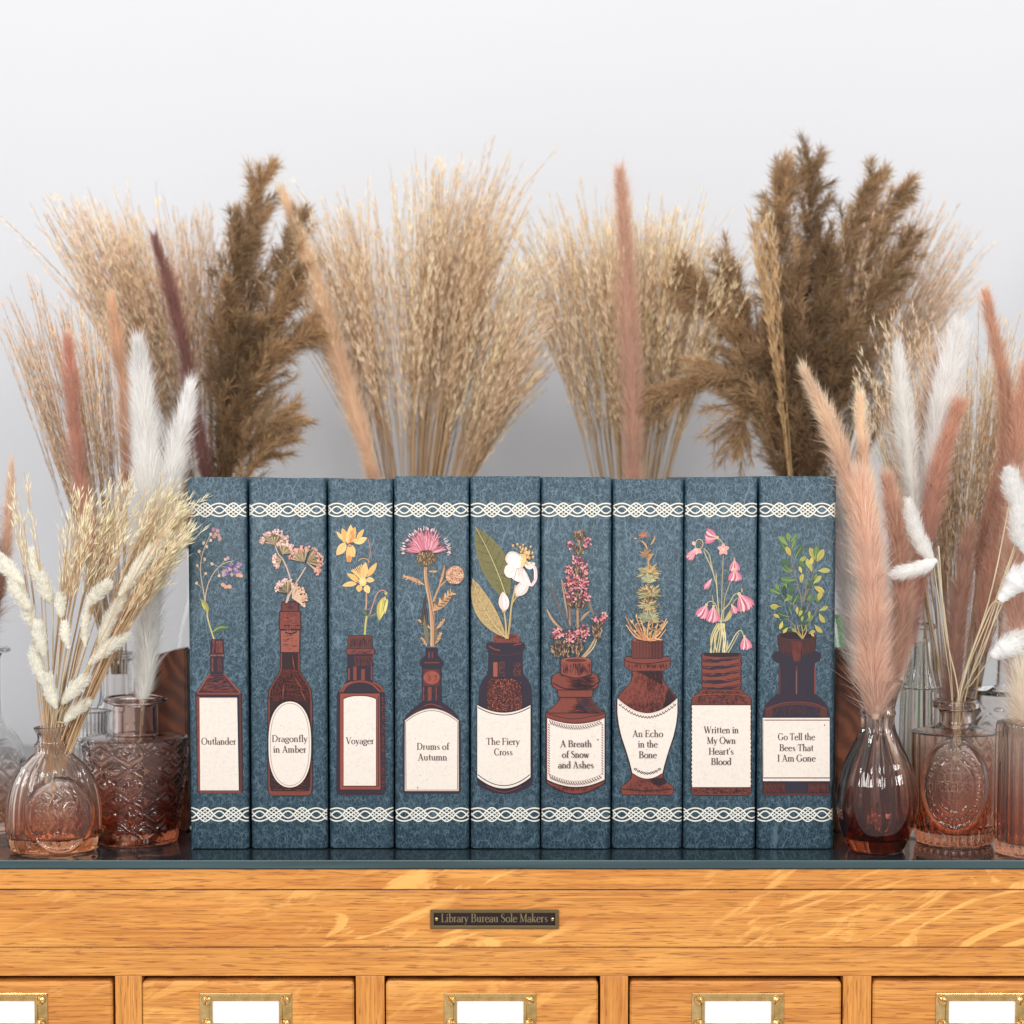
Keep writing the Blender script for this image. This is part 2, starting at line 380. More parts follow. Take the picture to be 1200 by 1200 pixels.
# ------------------------------------------------------------------ flat print on the book spines
class Art:
    """collects coloured print shapes given in photograph pixels; every shape lies a hair above the one before"""
    def __init__(s): s.V = []; s.F = []; s.C = []; s.L = []; s.k = 0; s.o = (0, 0, 1)
    def org(s, ox, oy, sc): s.o = (ox, oy, sc); return s
    def _p(s, p): return (s.o[0] + p[0] / s.o[2], s.o[1] + p[1] / s.o[2])
    def add(s, pts, faces, col, jit=0.0):
        xs = [p[0] for p in pts]; ys = [p[1] for p in pts]
        ar = (max(xs) - min(xs)) * (max(ys) - min(ys)) / s.o[2] ** 2
        s.k += 1.2 if ar < 6 else (4 if ar < 60 else 9); b = len(s.V)
        l = lin(col) if max(col) > 1.001 else col
        y_ = .3 * l[0] + .55 * l[1] + .15 * l[2]; l = tuple(v * .86 + y_ * .14 for v in l)
        j = 1 + random.uniform(-jit, jit)
        l = tuple(min(1, v * j) for v in l)
        for p in pts: s.V.append(s._p(p)); s.C.append(l); s.L.append(s.k)
        for f in faces: s.F.append([b + i for i in f])
    def poly(s, pts, col, jit=0.0):
        n = len(pts); cx = sum(p[0] for p in pts) / n; cy_ = sum(p[1] for p in pts) / n
        s.add([(cx, cy_)] + list(pts), [(0, 1 + i, 1 + (i + 1) % n) for i in range(n)], col, jit)
    def ell(s, cx, cy_, rx, ry, col, n=14, rot=0, wob=0.0, jit=0):
        c, q = math.cos(rot), math.sin(rot); P = []
        for i in range(n):
            a = 2 * math.pi * i / n; k = 1 + random.uniform(-wob, wob)
            x, y = rx * k * math.cos(a), ry * k * math.sin(a); P.append((cx + x * c - y * q, cy_ + x * q + y * c))
        s.poly(P, col, jit)
    def stroke(s, pts, wd, col, jit=0.0):
        """wd: width, (w0, w1), or list of widths, in the current units"""
        n = len(pts)
        if not isinstance(wd, (list, tuple)): wd = [wd] * n
        if n == 2 and abs(pts[1][0] - pts[0][0]) / s.o[2] > 3:      # long straight lines follow the rounded spine
            if len(wd) < 2: wd = [wd[0]] * 2
            q = 24; (xa, ya), (xb, yb), (wa, wb) = pts[0], pts[1], wd; pts = [(xa + (xb - xa) * i / q, ya + (yb - ya) * i / q) for i in range(q + 1)]; wd = [wa + (wb - wa) * i / q for i in range(q + 1)]; n = q + 1
        elif len(wd) == 2 and n != 2: wd = [wd[0] + (wd[1] - wd[0]) * i / (n - 1) for i in range(n)]
        Vv = []
        for i in range(n):
            a = pts[max(0, i - 1)]; b = pts[min(n - 1, i + 1)]
            dx, dy = b[0] - a[0], b[1] - a[1]; L = math.hypot(dx, dy) or 1
            nx, ny = -dy / L * wd[i] / 2, dx / L * wd[i] / 2
            Vv += [(pts[i][0] + nx, pts[i][1] + ny), (pts[i][0] - nx, pts[i][1] - ny)]
        s.add(Vv, [(2 * i, 2 * i + 1, 2 * i + 3, 2 * i + 2) for i in range(n - 1)], col, jit)
    def curve(s, pts, wd, col, sub=5, jit=0.0):
        """smooth line through the points (Catmull-Rom)"""
        P = [pts[0]] + list(pts) + [pts[-1]]; out = []
        for i in range(1, len(P) - 2):
            for j in range(sub):
                t = j / sub; a, b, c, d = P[i - 1:i + 3]
                out.append(tuple(0.5 * ((2 * b[k]) + (-a[k] + c[k]) * t + (2 * a[k] - 5 * b[k] + 4 * c[k] - d[k]) * t * t + (-a[k] + 3 * b[k] - 3 * c[k] + d[k]) * t ** 3) for k in (0, 1)))
        out.append(pts[-1]); s.stroke(out, wd, col, jit); return out
    def leaf(s, a, b, wd, col, vein=None, bend=0.0, jit=0.08, vw=0.8, peak=0.45):
        dx, dy = b[0] - a[0], b[1] - a[1]; L = math.hypot(dx, dy) or 1; nx, ny = -dy / L, dx / L; n = 9
        def mid(t): k = 4 * bend * t * (1 - t) * L; return (a[0] + dx * t + nx * k, a[1] + dy * t + ny * k)
        e = math.log(.5) / math.log(peak)
        Vv = []; m_ = max(1, int(wd / s.o[2] / 2.2))
        for i in range(n + 1):
            t = i / n; m = mid(t); h = wd / 2 * math.sin(math.pi * t ** e) ** .8 if 0 < t < 1 else 0.02
            for q in range(m_ + 1): k = 1 - 2 * q / m_; Vv.append((m[0] + nx * h * k, m[1] + ny * h * k))
        w1 = m_ + 1
        s.add(Vv, [(w1 * i + q, w1 * i + q + 1, w1 * i + w1 + q + 1, w1 * i + w1 + q) for i in range(n) for q in range(m_)], col, jit)
        if vein: s.stroke([mid(i / n) for i in range(n)], (vw, vw * .3), vein)
    def rows(s, rows, col, nx=30, sub=1, jit=0):
        """rows of (y, x left, x right), top to bottom"""
        P = []; F = []
        R_ = []
        for (y0, a0, b0), (y1, a1, b1) in zip(rows, rows[1:]):
            for k in range(sub): f = k / sub; R_.append((y0 + (y1 - y0) * f, a0 + (a1 - a0) * f, b0 + (b1 - b0) * f))
        R_.append(rows[-1])
        for y, a, b in R_: P += [(a + (b - a) * i / nx, y) for i in range(nx + 1)]
        for j in range(len(R_) - 1):
            for i in range(nx): k = j * (nx + 1) + i; F.append((k, k + 1, k + nx + 2, k + nx + 1))
        s.add(P, F, col, jit)
    def cols(s, cols, col):
        """columns of (x, y top, y bottom)"""
        P = []; F = []; m = 4
        for x, a, b in cols: P += [(x, a + (b - a) * i / m) for i in range(m + 1)]
        for j in range(len(cols) - 1):
            for i in range(m): k = j * (m + 1) + i; F.append((k, k + m + 1, k + m + 2, k + 1))
        s.add(P, F, col)
    def prof(s, cx, pr, col, outline=None, ow=1.2, sub=3):
        """symmetric outline: pr = [(y, half width)]"""
        if outline: s.rows([(pr[0][0] - ow, cx - pr[0][1], cx + pr[0][1])] + [(y, cx - h - ow, cx + h + ow) for y, h in pr] + [(pr[-1][0] + ow, cx - pr[-1][1], cx + pr[-1][1])], outline, sub=sub)
        s.rows([(y, cx - h, cx + h) for y, h in pr], col, sub=sub)
    def hatch(s, cx, pr, col, n, length=(2, 8), wd=0.35, ang=0.0, x0=-1.0, x1=1.0, jit=.15):
        ys = [p[0] for p in pr]
        for _ in range(n):
            y = random.uniform(ys[0], ys[-1]); h = float(np.interp(y, ys, [p[1] for p in pr]))
            u = random.uniform(x0, x1); L = random.uniform(*length) / 2
            x = cx + u * h; ca, sa = math.cos(ang), math.sin(ang)
            a = (x - L * ca, y - L * sa); b = (x + L * ca, y + L * sa)
            ok = True
            for q in (a, b):
                hh = float(np.interp(q[1], ys, [p[1] for p in pr]))
                if not (ys[0] <= q[1] <= ys[-1]) or abs(q[0] - cx) > hh: ok = False
            if ok: s.stroke([a, ((a[0] + b[0]) / 2, (a[1] + b[1]) / 2), b], [wd * .3, wd, wd * .3], col, jit)

# ---- a small book face: strokes with thick stems, hairlines and serifs; cap height 1, x height .62
TK, TN = 0.155, 0.06
def _el(cx, cy_, rx, ry, a0=0, a1=360, k=TK, n=18):
    P = []; W = []
    for i in range(n + 1):
        a = R(a0 + (a1 - a0) * i / n); P.append((cx + rx * math.cos(a), cy_ + ry * math.sin(a))); W.append(TN + (k - TN) * abs(math.cos(a)) ** 1.5)
    return (P, W)
def _st(x, y0, y1, b=1, t=1):
    r = [([(x, y0), (x, y1)], TK)]
    if b: r.append(([(x - .15, y0 + .02), (x + .15, y0 + .02)], .05))
    if t == 1: r.append(([(x - .15, y1 - .02), (x + .02, y1 - .03)], .07))
    if t == 2: r.append(([(x - .15, y1 - .02), (x + .15, y1 - .02)], .05))
    return r
def _ln(a, b, w): return ([a, b], w)
XH = 0.62
def _arch(x0, x1, top=XH):
    c = (x0 + x1) / 2; r = (x1 - x0) / 2
    P = [(c - r * math.cos(R(a)), top - .17 + .15 * math.sin(R(a))) for a in range(20, 181, 16)]
    return [(P, [TN + .07 * (i / len(P)) for i in range(len(P))])]
G = {
 'a': ([_el(.26, .17, .19, .17), _el(.26, .42, .17, .17, 10, 165, .1), _ln((.44, .46), (.44, .04), TK), _ln((.44, .02), (.54, .03), .06)], .56),
 'b': (_st(.16, 0, 1.05, 0) + [_el(.36, .3, .22, .29)], .66),
 'c': ([_el(.32, .3, .24, .3, 50, 320)], .58),
 'd': ([_el(.30, .3, .23, .29)] + _st(.5, 0, 1.05, 0) + [_ln((.5, .02), (.62, .03), .05)], .67),
 'e': ([_el(.32, .3, .24, .3, 12, 320), _ln((.1, .36), (.54, .36), .06)], .6),
 'f': ([_ln((.2, 0), (.2, .85), TK), _el(.36, .85, .16, .17, 40, 180, .13), _ln((.04, XH), (.38, XH), .055), _ln((.06, .02), (.36, .02), .05)], .42),
 'g': ([_el(.29, .42, .19, .18), _el(.29, -.10, .23, .15), _ln((.14, .26), (.14, .08), .07), _ln((.14, .08), (.42, .03), .1), _ln((.44, .55), (.56, .60), .07)], .6),
 'h': (_st(.15, 0, 1.05) + _arch(.15, .5) + [_ln((.5, .46), (.5, 0), TK), _ln((.37, .02), (.64, .02), .05)], .68),
 'i': (_st(.16, 0, XH) + [_el(.16, .86, .045, .045, k=.09)], .33),
 'k': (_st(.15, 0, 1.05) + [_ln((.18, .26), (.48, .6), .06), _ln((.28, .36), (.54, .02), TK), _ln((.38, .6), (.58, .6), .05), _ln((.42, .02), (.64, .02), .05)], .65),
 'l': (_st(.16, 0, 1.05), .33),
 'm': (_st(.15, 0, XH) + _arch(.15, .48) + [_ln((.48, .46), (.48, 0), TK), _ln((.36, .02), (.6, .02), .05)] + _arch(.48, .81) + [_ln((.81, .46), (.81, 0), TK), _ln((.69, .02), (.95, .02), .05)], .99),
 'n': (_st(.15, 0, XH) + _arch(.15, .5) + [_ln((.5, .46), (.5, 0), TK), _ln((.37, .02), (.64, .02), .05)], .68),
 'o': ([_el(.33, .3, .25, .3)], .66),
 'r': (_st(.16, 0, XH) + [([(.18, .4), (.26, .55), (.38, .6)], [.06, .06, .13])], .45),
 's': ([([(.42, .5), (.34, .59), (.2, .59), (.13, .49), (.18, .37), (.34, .27), (.42, .16), (.34, .04), (.2, .02), (.1, .13)], [.05, .05, .07, .12, .14, .14, .12, .07, .05, .05])], .52),
 't': ([_ln((.2, .82), (.2, .12), TK), ([(.2, .12), (.26, .03), (.4, .06)], [.12, .08, .05]), _ln((.04, XH - .02), (.38, XH - .02), .055)], .42),
 'u': ([_ln((.15, .6), (.15, .14), TK), ([(.15, .16), (.22, .03), (.36, .03), (.48, .16)], [.13, .08, .06, .05]), _ln((.5, .6), (.5, .02), TK), _ln((.02, .6), (.17, .6), .06), _ln((.38, .6), (.52, .6), .06), _ln((.5, .02), (.63, .03), .05)], .67),
 'w': ([_ln((.1, .6), (.28, 0), TK), _ln((.28, 0), (.46, .6), .06), _ln((.42, .6), (.6, 0), TK), _ln((.6, 0), (.78, .6), .06), _ln((.0, .6), (.22, .6), .05), _ln((.68, .6), (.88, .6), .05)], .88),
 'y': ([_ln((.1, .6), (.3, .02), TK), ([(.5, .6), (.3, .02), (.2, -.22), (.06, -.26)], [.06, .06, .06, .12]), _ln((.0, .6), (.22, .6), .05), _ln((.4, .6), (.6, .6), .05)], .6),
 'v': ([_ln((.1, .6), (.3, 0), TK), _ln((.3, 0), (.5, .6), .06)], .6),
 'A': ([_ln((.40, 1), (.12, 0), .06), _ln((.38, 1.0), (.70, 0), TK), _ln((.2, .32), (.6, .32), .055), _ln((.0, .02), (.24, .02), .05), _ln((.55, .02), (.84, .02), .05)], .84),
 'B': (_st(.17, 0, 1, 1, 2) + [_el(.36, .75, .22, .23, -88, 88), _el(.38, .27, .26, .26, -88, 88), _ln((.17, .98), (.38, .98), .055), _ln((.17, .52), (.38, .52), .055), _ln((.17, .02), (.38, .02), .055)], .76),
 'C': ([_el(.46, .5, .37, .5, 48, 318), _ln((.72, .95), (.72, .72), .06)], .86),
 'D': (_st(.17, 0, 1, 1, 2) + [_el(.36, .5, .42, .48, -88, 88), _ln((.17, .98), (.4, .98), .055), _ln((.17, .02), (.4, .02), .055)], .9),
 'E': (_st(.17, 0, 1, 1, 2) + [_ln((.17, .98), (.62, .98), .055), _ln((.17, .52), (.5, .52), .055), _ln((.17, .02), (.66, .02), .055), _ln((.62, .98), (.62, .8), .07), _ln((.66, .02), (.66, .22), .07), _ln((.5, .62), (.5, .42), .06)], .74),
 'F': (_st(.17, 0, 1, 1, 2) + [_ln((.17, .98), (.62, .98), .055), _ln((.17, .52), (.5, .52), .055), _ln((.62, .98), (.62, .8), .07), _ln((.5, .62), (.5, .42), .06)], .68),
 'G': ([_el(.46, .5, .37, .5, 48, 318), _ln((.74, .4), (.74, .08), TK), _ln((.6, .41), (.88, .41), .05), _ln((.72, .95), (.72, .74), .06)], .92),
 'H': (_st(.17, 0, 1, 1, 2) + _st(.72, 0, 1, 1, 2) + [_ln((.17, .52), (.72, .52), .055)], .9),
 'I': (_st(.2, 0, 1, 1, 2), .4),
 'L': (_st(.17, 0, 1, 1, 2) + [_ln((.17, .02), (.62, .02), .055), _ln((.62, .02), (.62, .24), .07)], .68),
 'M': ([_ln((.17, 0), (.17, 1), .06), _ln((.17, 1), (.52, .05), TK), _ln((.52, .05), (.85, 1), .06), _ln((.87, 0), (.87, 1), TK), _ln((.02, .02), (.32, .02), .05), _ln((.72, .02), (1.02, .02), .05), _ln((.02, .98), (.2, .98), .05), _ln((.82, .98), (1.02, .98), .05)], 1.06),
 'O': ([_el(.48, .5, .39, .5)], .96),
 'S': ([([(.5, .78), (.48, .92), (.34, 1), (.18, .94), (.12, .78), (.2, .62), (.38, .5), (.53, .38), (.56, .2), (.46, .05), (.3, 0), (.14, .06), (.1, .24)], [.05, .05, .06, .1, .14, .15, .15, .15, .13, .08, .05, .05, .06])], .66),
 'T': (_st(.38, 0, 1, 1, 0) + [_ln((.04, .98), (.72, .98), .055), _ln((.04, .98), (.04, .78), .07), _ln((.72, .98), (.72, .78), .07)], .76),
 'V': ([_ln((.12, 1), (.42, 0), TK), _ln((.42, 0), (.72, 1), .06), _ln((0, .98), (.28, .98), .05), _ln((.6, .98), (.84, .98), .05)], .8),
 'W': ([_ln((.12, 1), (.38, 0), TK), _ln((.38, 0), (.62, .95), .06), _ln((.56, 1), (.82, 0), TK), _ln((.82, 0), (1.08, 1), .06), _ln((0, .98), (.28, .98), .05), _ln((.96, .98), (1.2, .98), .05)], 1.18),
 "'": ([_ln((.1, 1.02), (.08, .74), .11)], .2), ' ': ([], .3),
}
def text(A, s_, cx, base, cap, col, width=None, bold=1.0):
    W = sum(G[c][1] for c in s_); k = (width / W) if width else cap
    x = cx - W * k / 2
    for c in s_:
        st, adv = G[c]
        for P, wd in st:
            ww = [v * cap * bold for v in wd] if isinstance(wd, list) else wd * cap * bold
            A.stroke([(x + p[0] * k, base - p[1] * cap) for p in P], ww, col)
        x += adv * k

# ---- the nine pictures: palette
DK, NV, RU, RL, RD = (50, 28, 36), (48, 38, 56), (138, 60, 46), (168, 84, 62), (98, 44, 40)
CR, CR2, TX = (244, 231, 218), (232, 214, 198), (104, 68, 68)

def knot_band(A, xl, xr, yc, P=33.2, cxs=None):
    c = cxs if cxs is not None else (xl + xr) / 2; n = int((xr - xl) / .8) + 1
    col = (250, 244, 228)
    xs = [xl + (xr - xl) * i / n for i in range(n + 1)]
    f = math.pi / P
    for fn in (lambda x: 7.6 * math.cos(x * f), lambda x: -7.6 * math.cos(x * f),
               lambda x: -2 + 6.0 * math.cos(2 * x * f), lambda x: 2 - 6.0 * math.cos(2 * x * f)):
        A.stroke([(x, yc + fn(x - c)) for x in xs], 1.5, col)
    # the lattice between the eyes
    m = int((xr - xl) / P) + 3
    for q in range(-m, m + 1):
        xc = c + (q + .5) * P
        for sl in (-.8, .8):
            for o in (-4.6, 4.6):
                pts = [(xc + t, yc + sl * t + o) for t in [-9 + .9 * i for i in range(21)]]
                pts = [p for p in pts if xl <= p[0] <= xr and abs(p[1] - yc) < 7.3]
                if len(pts) > 1: A.stroke(pts, 1.0, col)

def label(A, shape, kind, **k):
    getattr(A, kind)(shape, DK if k.get('dark', True) else RU); 

def specks(A, x0, x1, y0, y1, n=9):
    for _ in range(n):
        r = random.uniform(.25, .6); A.ell(random.uniform(x0, x1), random.uniform(y0, y1), r, r, random.choice([(205, 180, 160), (190, 160, 140), (225, 205, 185)]), 6)
    for _ in range(4):
        A.ell(random.uniform(x0 + 5, x1 - 5), random.uniform(y0 + 5, y1 - 5), random.uniform(2, 4), random.uniform(1, 3), (243, 228, 212), 9, wob=.3)

def sag(x0, x1, yt, dt, yb, db, n=32):
    out = []
    for i in range(n + 1):
        u = -1 + 2 * i / n; out.append((x0 + (x1 - x0) * i / n, yt + dt * (1 - u * u), yb + db * (1 - u * u)))
    return out

def bottle1(B, L):
    cx = 256
    B.rows([(749, 248, 261), (751, 246.6, 262.2), (766, 246.2, 262.8), (768, 245.5, 263.2), (770, 246.5, 262), (788, 246, 262), (812, 229, 283.5), (929, 231, 285)], NV, sub=3)
    B.rows([(750, 249, 251.5), (766, 248.5, 251)], RU); B.rows([(751, 253, 260.5), (765, 253, 261)], RU); B.rows([(767, 246.5, 262.5), (769, 246.5, 262.5)], RL)
    B.rows([(771, 248, 250), (787, 248, 250)], RU); B.rows([(771, 255, 260), (787, 255, 260)], RD)
    B.hatch(254, [(751, 7), (787, 7)], NV, 60, (3, 9), .5, math.pi / 2)
    B.rows([(790, 245, 263), (811, 231.5, 281)], RD, sub=3)
    B.rows([(792, 245, 262), (810, 237, 274)], RU, sub=3)
    B.hatch(255, [(791, 9), (811, 24)], NV, 260, (3, 11), .5)
    B.stroke([(246, 789), (231, 812)], 1.3, RL); B.stroke([(262, 789), (282, 812)], 1.3, RL)
    B.rows([(811.5, 231.5, 281.5), (814, 231.5, 281.5)], RU)
    B.rows([(816, 230.3, 234), (927, 232, 234.6)], RU, sub=4); B.rows([(814, 280.5, 282.3), (927, 281, 284)], RD, sub=4)
    B.hatch(232, [(816, 1.6), (926, 1.6)], NV, 90, (2, 5), .4, .9)
    B.rows([(926.5, 234, 282), (929, 234, 283)], RU)
    B.hatch(258, [(926.5, 23), (929, 23)], NV, 40, (1, 4), .4, 1.0)
    L.rows([(817.5, 234, 278), (926, 234.8, 280)], CR, sub=6)
    L.rows([(817.8, 234.6, 277.4), (818.6, 234.6, 277.4)], CR2)
    specks(L, 237, 276, 822, 922)
def bottle2(B, L):
    cx = 340
    body = [(764, 11), (784, 11), (791, 13.5), (800, 20), (810, 24.6), (822, 25.5), (920, 25.5), (930, 24.5), (932, 20)]
    B.prof(cx, body, RU, DK, 1.0); B.prof(cx, [(765, 9.6), (784, 9.6), (791, 12), (800, 18.4), (810, 23), (822, 23.9), (921, 23.9), (927, 22)], (52, 28, 32))
    B.prof(cx, [(706, 9), (716, 9.5)], (120, 54, 44), NV); B.prof(cx, [(717, 11.5), (737, 12)], RU, DK); B.prof(cx, [(739, 11), (764, 10.5)], RL, DK)
    B.hatch(cx, [(707, 8), (764, 9)], NV, 110, (2, 7), .55); B.stroke([(333, 733), (351, 733)], 1.3, DK); B.stroke([(334, 741), (341, 743), (348, 740)], 1.6, DK)
    B.hatch(cx, [(718, 8), (764, 9)], (196, 104, 80), 50, (1, 5), .5, .8)
    B.hatch(cx, body[1:6], RU, 330, (3, 9), .45, .15); B.hatch(cx, body[1:6], RD, 260, (4, 9), .6, 1.5)
    for x0, x1, y0, y1 in ((333, 332, 800, 820), (346, 355, 794, 808), (352, 359, 806, 822), (343, 346, 768, 786)):
        B.stroke([(x0, y0), ((x0 + x1) / 2 - .3, (y0 + y1) / 2), (x1, y1)], [.3, 2, .3], RU)
    B.hatch(cx, [(900, 23), (926, 22)], RU, 160, (3, 10), .45)
    def st(k, e=0):
        out = []
        for i in range(25):
            a = math.pi * i / 24; y = -math.cos(a); h = (1 - abs(y) ** 2.7) ** (1 / 2.1) if abs(y) < 1 else 0
            out.append((872 + y * (51 - k), cx - h * (25.6 - k), cx + h * (25.6 - k)))
        return out
    L.rows(st(0), DK); L.rows(st(.7), CR); L.rows(st(2.6), (150, 120, 112)); L.rows(st(3.2), CR)
    specks(L, 322, 358, 835, 915)
def bottle3(B, L):
    cx = 422.5
    B.prof(423, [(799, 17), (805, 21.5), (812, 27.5), (926, 28.3), (931, 26.5)], NV, NV, .6)
    for y in range(815, 928, 3):
        B.stroke([(394.2, y + 1), (397.5, y)], .7, NV); B.stroke([(451, y), (454.2, y + 1.4)], .7, NV)
    B.prof(422, [(767, 15), (799, 15.2)], NV); B.prof(422, [(745, 13.7), (760, 14.2)], (112, 52, 44), NV, .7); B.prof(422.3, [(760.5, 16), (766.5, 16)], RU, NV, .8)
    B.rows([(769, 415, 437), (780, 415, 436)], RD)
    B.hatch(422, [(746, 13), (760, 13)], NV, 120, (3, 9), .5, math.pi / 2); B.hatch(422, [(761, 15), (766, 15)], NV, 26, (2, 6), .6)
    B.hatch(425, [(769, 10), (781, 10)], NV, 50, (3, 7), .5, 1.5)
    for x, wd, y0 in ((409, 2.2, 783), (416, 4, 781), (425.5, 4.5, 784), (435.5, 1.6, 781)): B.stroke([(x, y0), (x, 797)], wd, RU)
    B.curve([(401, 811), (408, 802), (421, 798.5), (435, 801), (446, 811)], 2.6, RU); B.curve([(398, 811), (404, 803), (412, 799)], 1.2, RL)
    B.curve([(437, 799), (446, 805), (449, 811)], 2.6, RU)
    B.rows([(812, 398.7, 445), (925, 398.7, 446)], (158, 72, 54), sub=4)
    B.stroke([(398, 812), (446, 812)], 1.2, DK); B.stroke([(443.3, 815), (443.7, 921)], .8, DK); B.stroke([(400.5, 921), (444, 921)], .8, DK)
    B.hatch(449, [(815, 2.6), (927, 2.6)], RU, 300, (1.2, 3), .45, .5); B.hatch(396, [(815, 1.5), (927, 1.5)], RD, 120, (1, 3), .45, .5)
    B.hatch(422, [(927, 24), (931, 24)], RD, 60, (2, 4), .5)
    n = 32; arch = []
    for i in range(n + 1):
        u = -1 + 2 * i / n; arch.append((402.8 + 38.4 * i / n, 815.5 + 3.6 * abs(u) ** 2.5, 921))
    L.cols([(x + .0, a - .8, b) for x, a, b in arch], DK); L.cols([(402.9 + (x - 402.8) * .985, a, b - .6) for x, a, b in arch], CR)
    specks(L, 405, 439, 822, 916)
def bottle4(B, L):
    cx = 506
    B.prof(cx, [(759, 7), (768, 7.3), (773, 12), (776, 14), (780, 13.5), (782, 11.5), (822, 11.8), (826, 16), (831, 23), (838, 29.5), (845, 33.5), (849, 34), (926, 34), (930, 32)], NV, None, sub=2)
    B.rows([(764, 502, 503.6), (771, 502, 503.6)], RU); B.rows([(764, 506, 507.2), (771, 506, 507.2)], RU); B.stroke([(497, 776.5), (515, 776.5)], 1.1, RU)
    B.prof(505.5, [(784, 9.5), (804, 9.5)], RD); B.ell(505.8, 794, 10.2, 8.6, (128, 56, 44), 20); B.ell(505.8, 794, 9, 7.4, (172, 80, 60), 20)
    B.hatch(505.8, [(788, 7), (800, 7)], RD, 60, (1, 4), .5, 1.2)
    for x, wd in ((496.4, 1.6), (503.5, 4.6), (511.2, 1.4)): B.stroke([(x, 805), (x, 821)], wd, RU)
    B.hatch(505, [(805, 10), (822, 10)], RD, 40, (2, 6), .6, 1.5)
    B.curve([(496, 828), (505, 825), (519, 829)], 1.3, RU); B.curve([(484, 836), (494, 829), (500, 827)], .9, RD); B.curve([(516, 827), (527, 834), (532, 839)], .9, RD)
    n = 36; arch = []
    for i in range(n + 1):
        u = -1 + 2 * i / n; arch.append((474.5 + 63 * i / n, 831 + 14 * abs(u) ** 1.9, 926.5))
    L.cols([(x, a - .9, b + .4) for x, a, b in arch], (210, 170, 150)); L.cols(arch, CR)
    L.stroke([(x, a + 1.6) for x, a, b in arch], .7, (100, 80, 84)); L.stroke([(475.3, 847), (475.8, 926)], 1.2, (180, 140, 128)); L.stroke([(536.7, 847), (536.3, 926)], 1.0, (150, 110, 104))
    L.stroke([(475, 925.7), (537, 925.7)], 1.5, (214, 186, 168)); specks(L, 478, 534, 845, 922); L.ell(489.5, 923, 1, .9, (196, 110, 80), 7)
def bottle5(B, L):
    cx = 591
    B.prof(592.5, [(752, 18), (754, 22.5), (759, 23), (762, 20.5), (764, 20)], NV); B.prof(592.3, [(764, 20), (786, 20.3), (791, 22), (797, 27), (806, 30.6), (818, 31.5), (900, 32), (920, 31.8)], NV, None)
    B.cols(sag(559.3, 623, 912, 0, 920, 10.5), NV)
    B.ell(593.3, 746.5, 15.4, 4.4, RU, 20); B.prof(593.3, [(746, 15.2), (753, 14.8)], RU); B.ell(593.3, 746, 12, 2.7, RD, 16)
    B.hatch(593.3, [(747, 14), (753, 14)], DK, 40, (1, 4), .5, 1.5); B.curve([(573, 757), (580, 761), (586, 762)], 1.7, RU); B.curve([(602, 756), (611, 754)], 1.6, RU)
    B.curve([(574, 766), (592, 768), (611, 765)], .8, RD)
    B.rows([(776, 578, 583), (793, 578, 583)], RL); B.hatch(588, [(775, 4), (793, 4)], RU, 90, (.6, 1.8), .7, .7); B.hatch(606, [(775, 5), (793, 5)], RU, 120, (.6, 1.8), .7, .7)
    B.rows([(795, 575, 602), (800, 571, 608), (815, 570, 612), (834, 573, 612)], (92, 42, 40), sub=2)
    for _ in range(520):
        y = random.uniform(795, 833); a, b = (571, 611) if y > 800 else (575, 605)
        B.ell(random.uniform(a, b), y, random.uniform(.5, 1.1), random.uniform(.4, .8), random.choice([RU, RL, (184, 92, 70), DK, (60, 30, 36)]), 6, random.uniform(0, 3))
    B.curve([(570, 921), (591, 928), (612, 921)], .8, RU)
    L.cols(sag(559, 622, 825, 9.2, 911.5, 13), DK); L.cols(sag(559.4, 621.6, 826, 9, 910.5, 13), CR)
    L.stroke([(x, a + 2.6) for x, a, b in sag(560, 621, 826, 9, 0, 0)], 1.1, (92, 52, 56)); L.stroke([(x, b - 3.2) for x, a, b in sag(560, 621, 0, 0, 910.5, 13)], 1.0, (72, 42, 50)); specks(L, 563, 618, 840, 905)
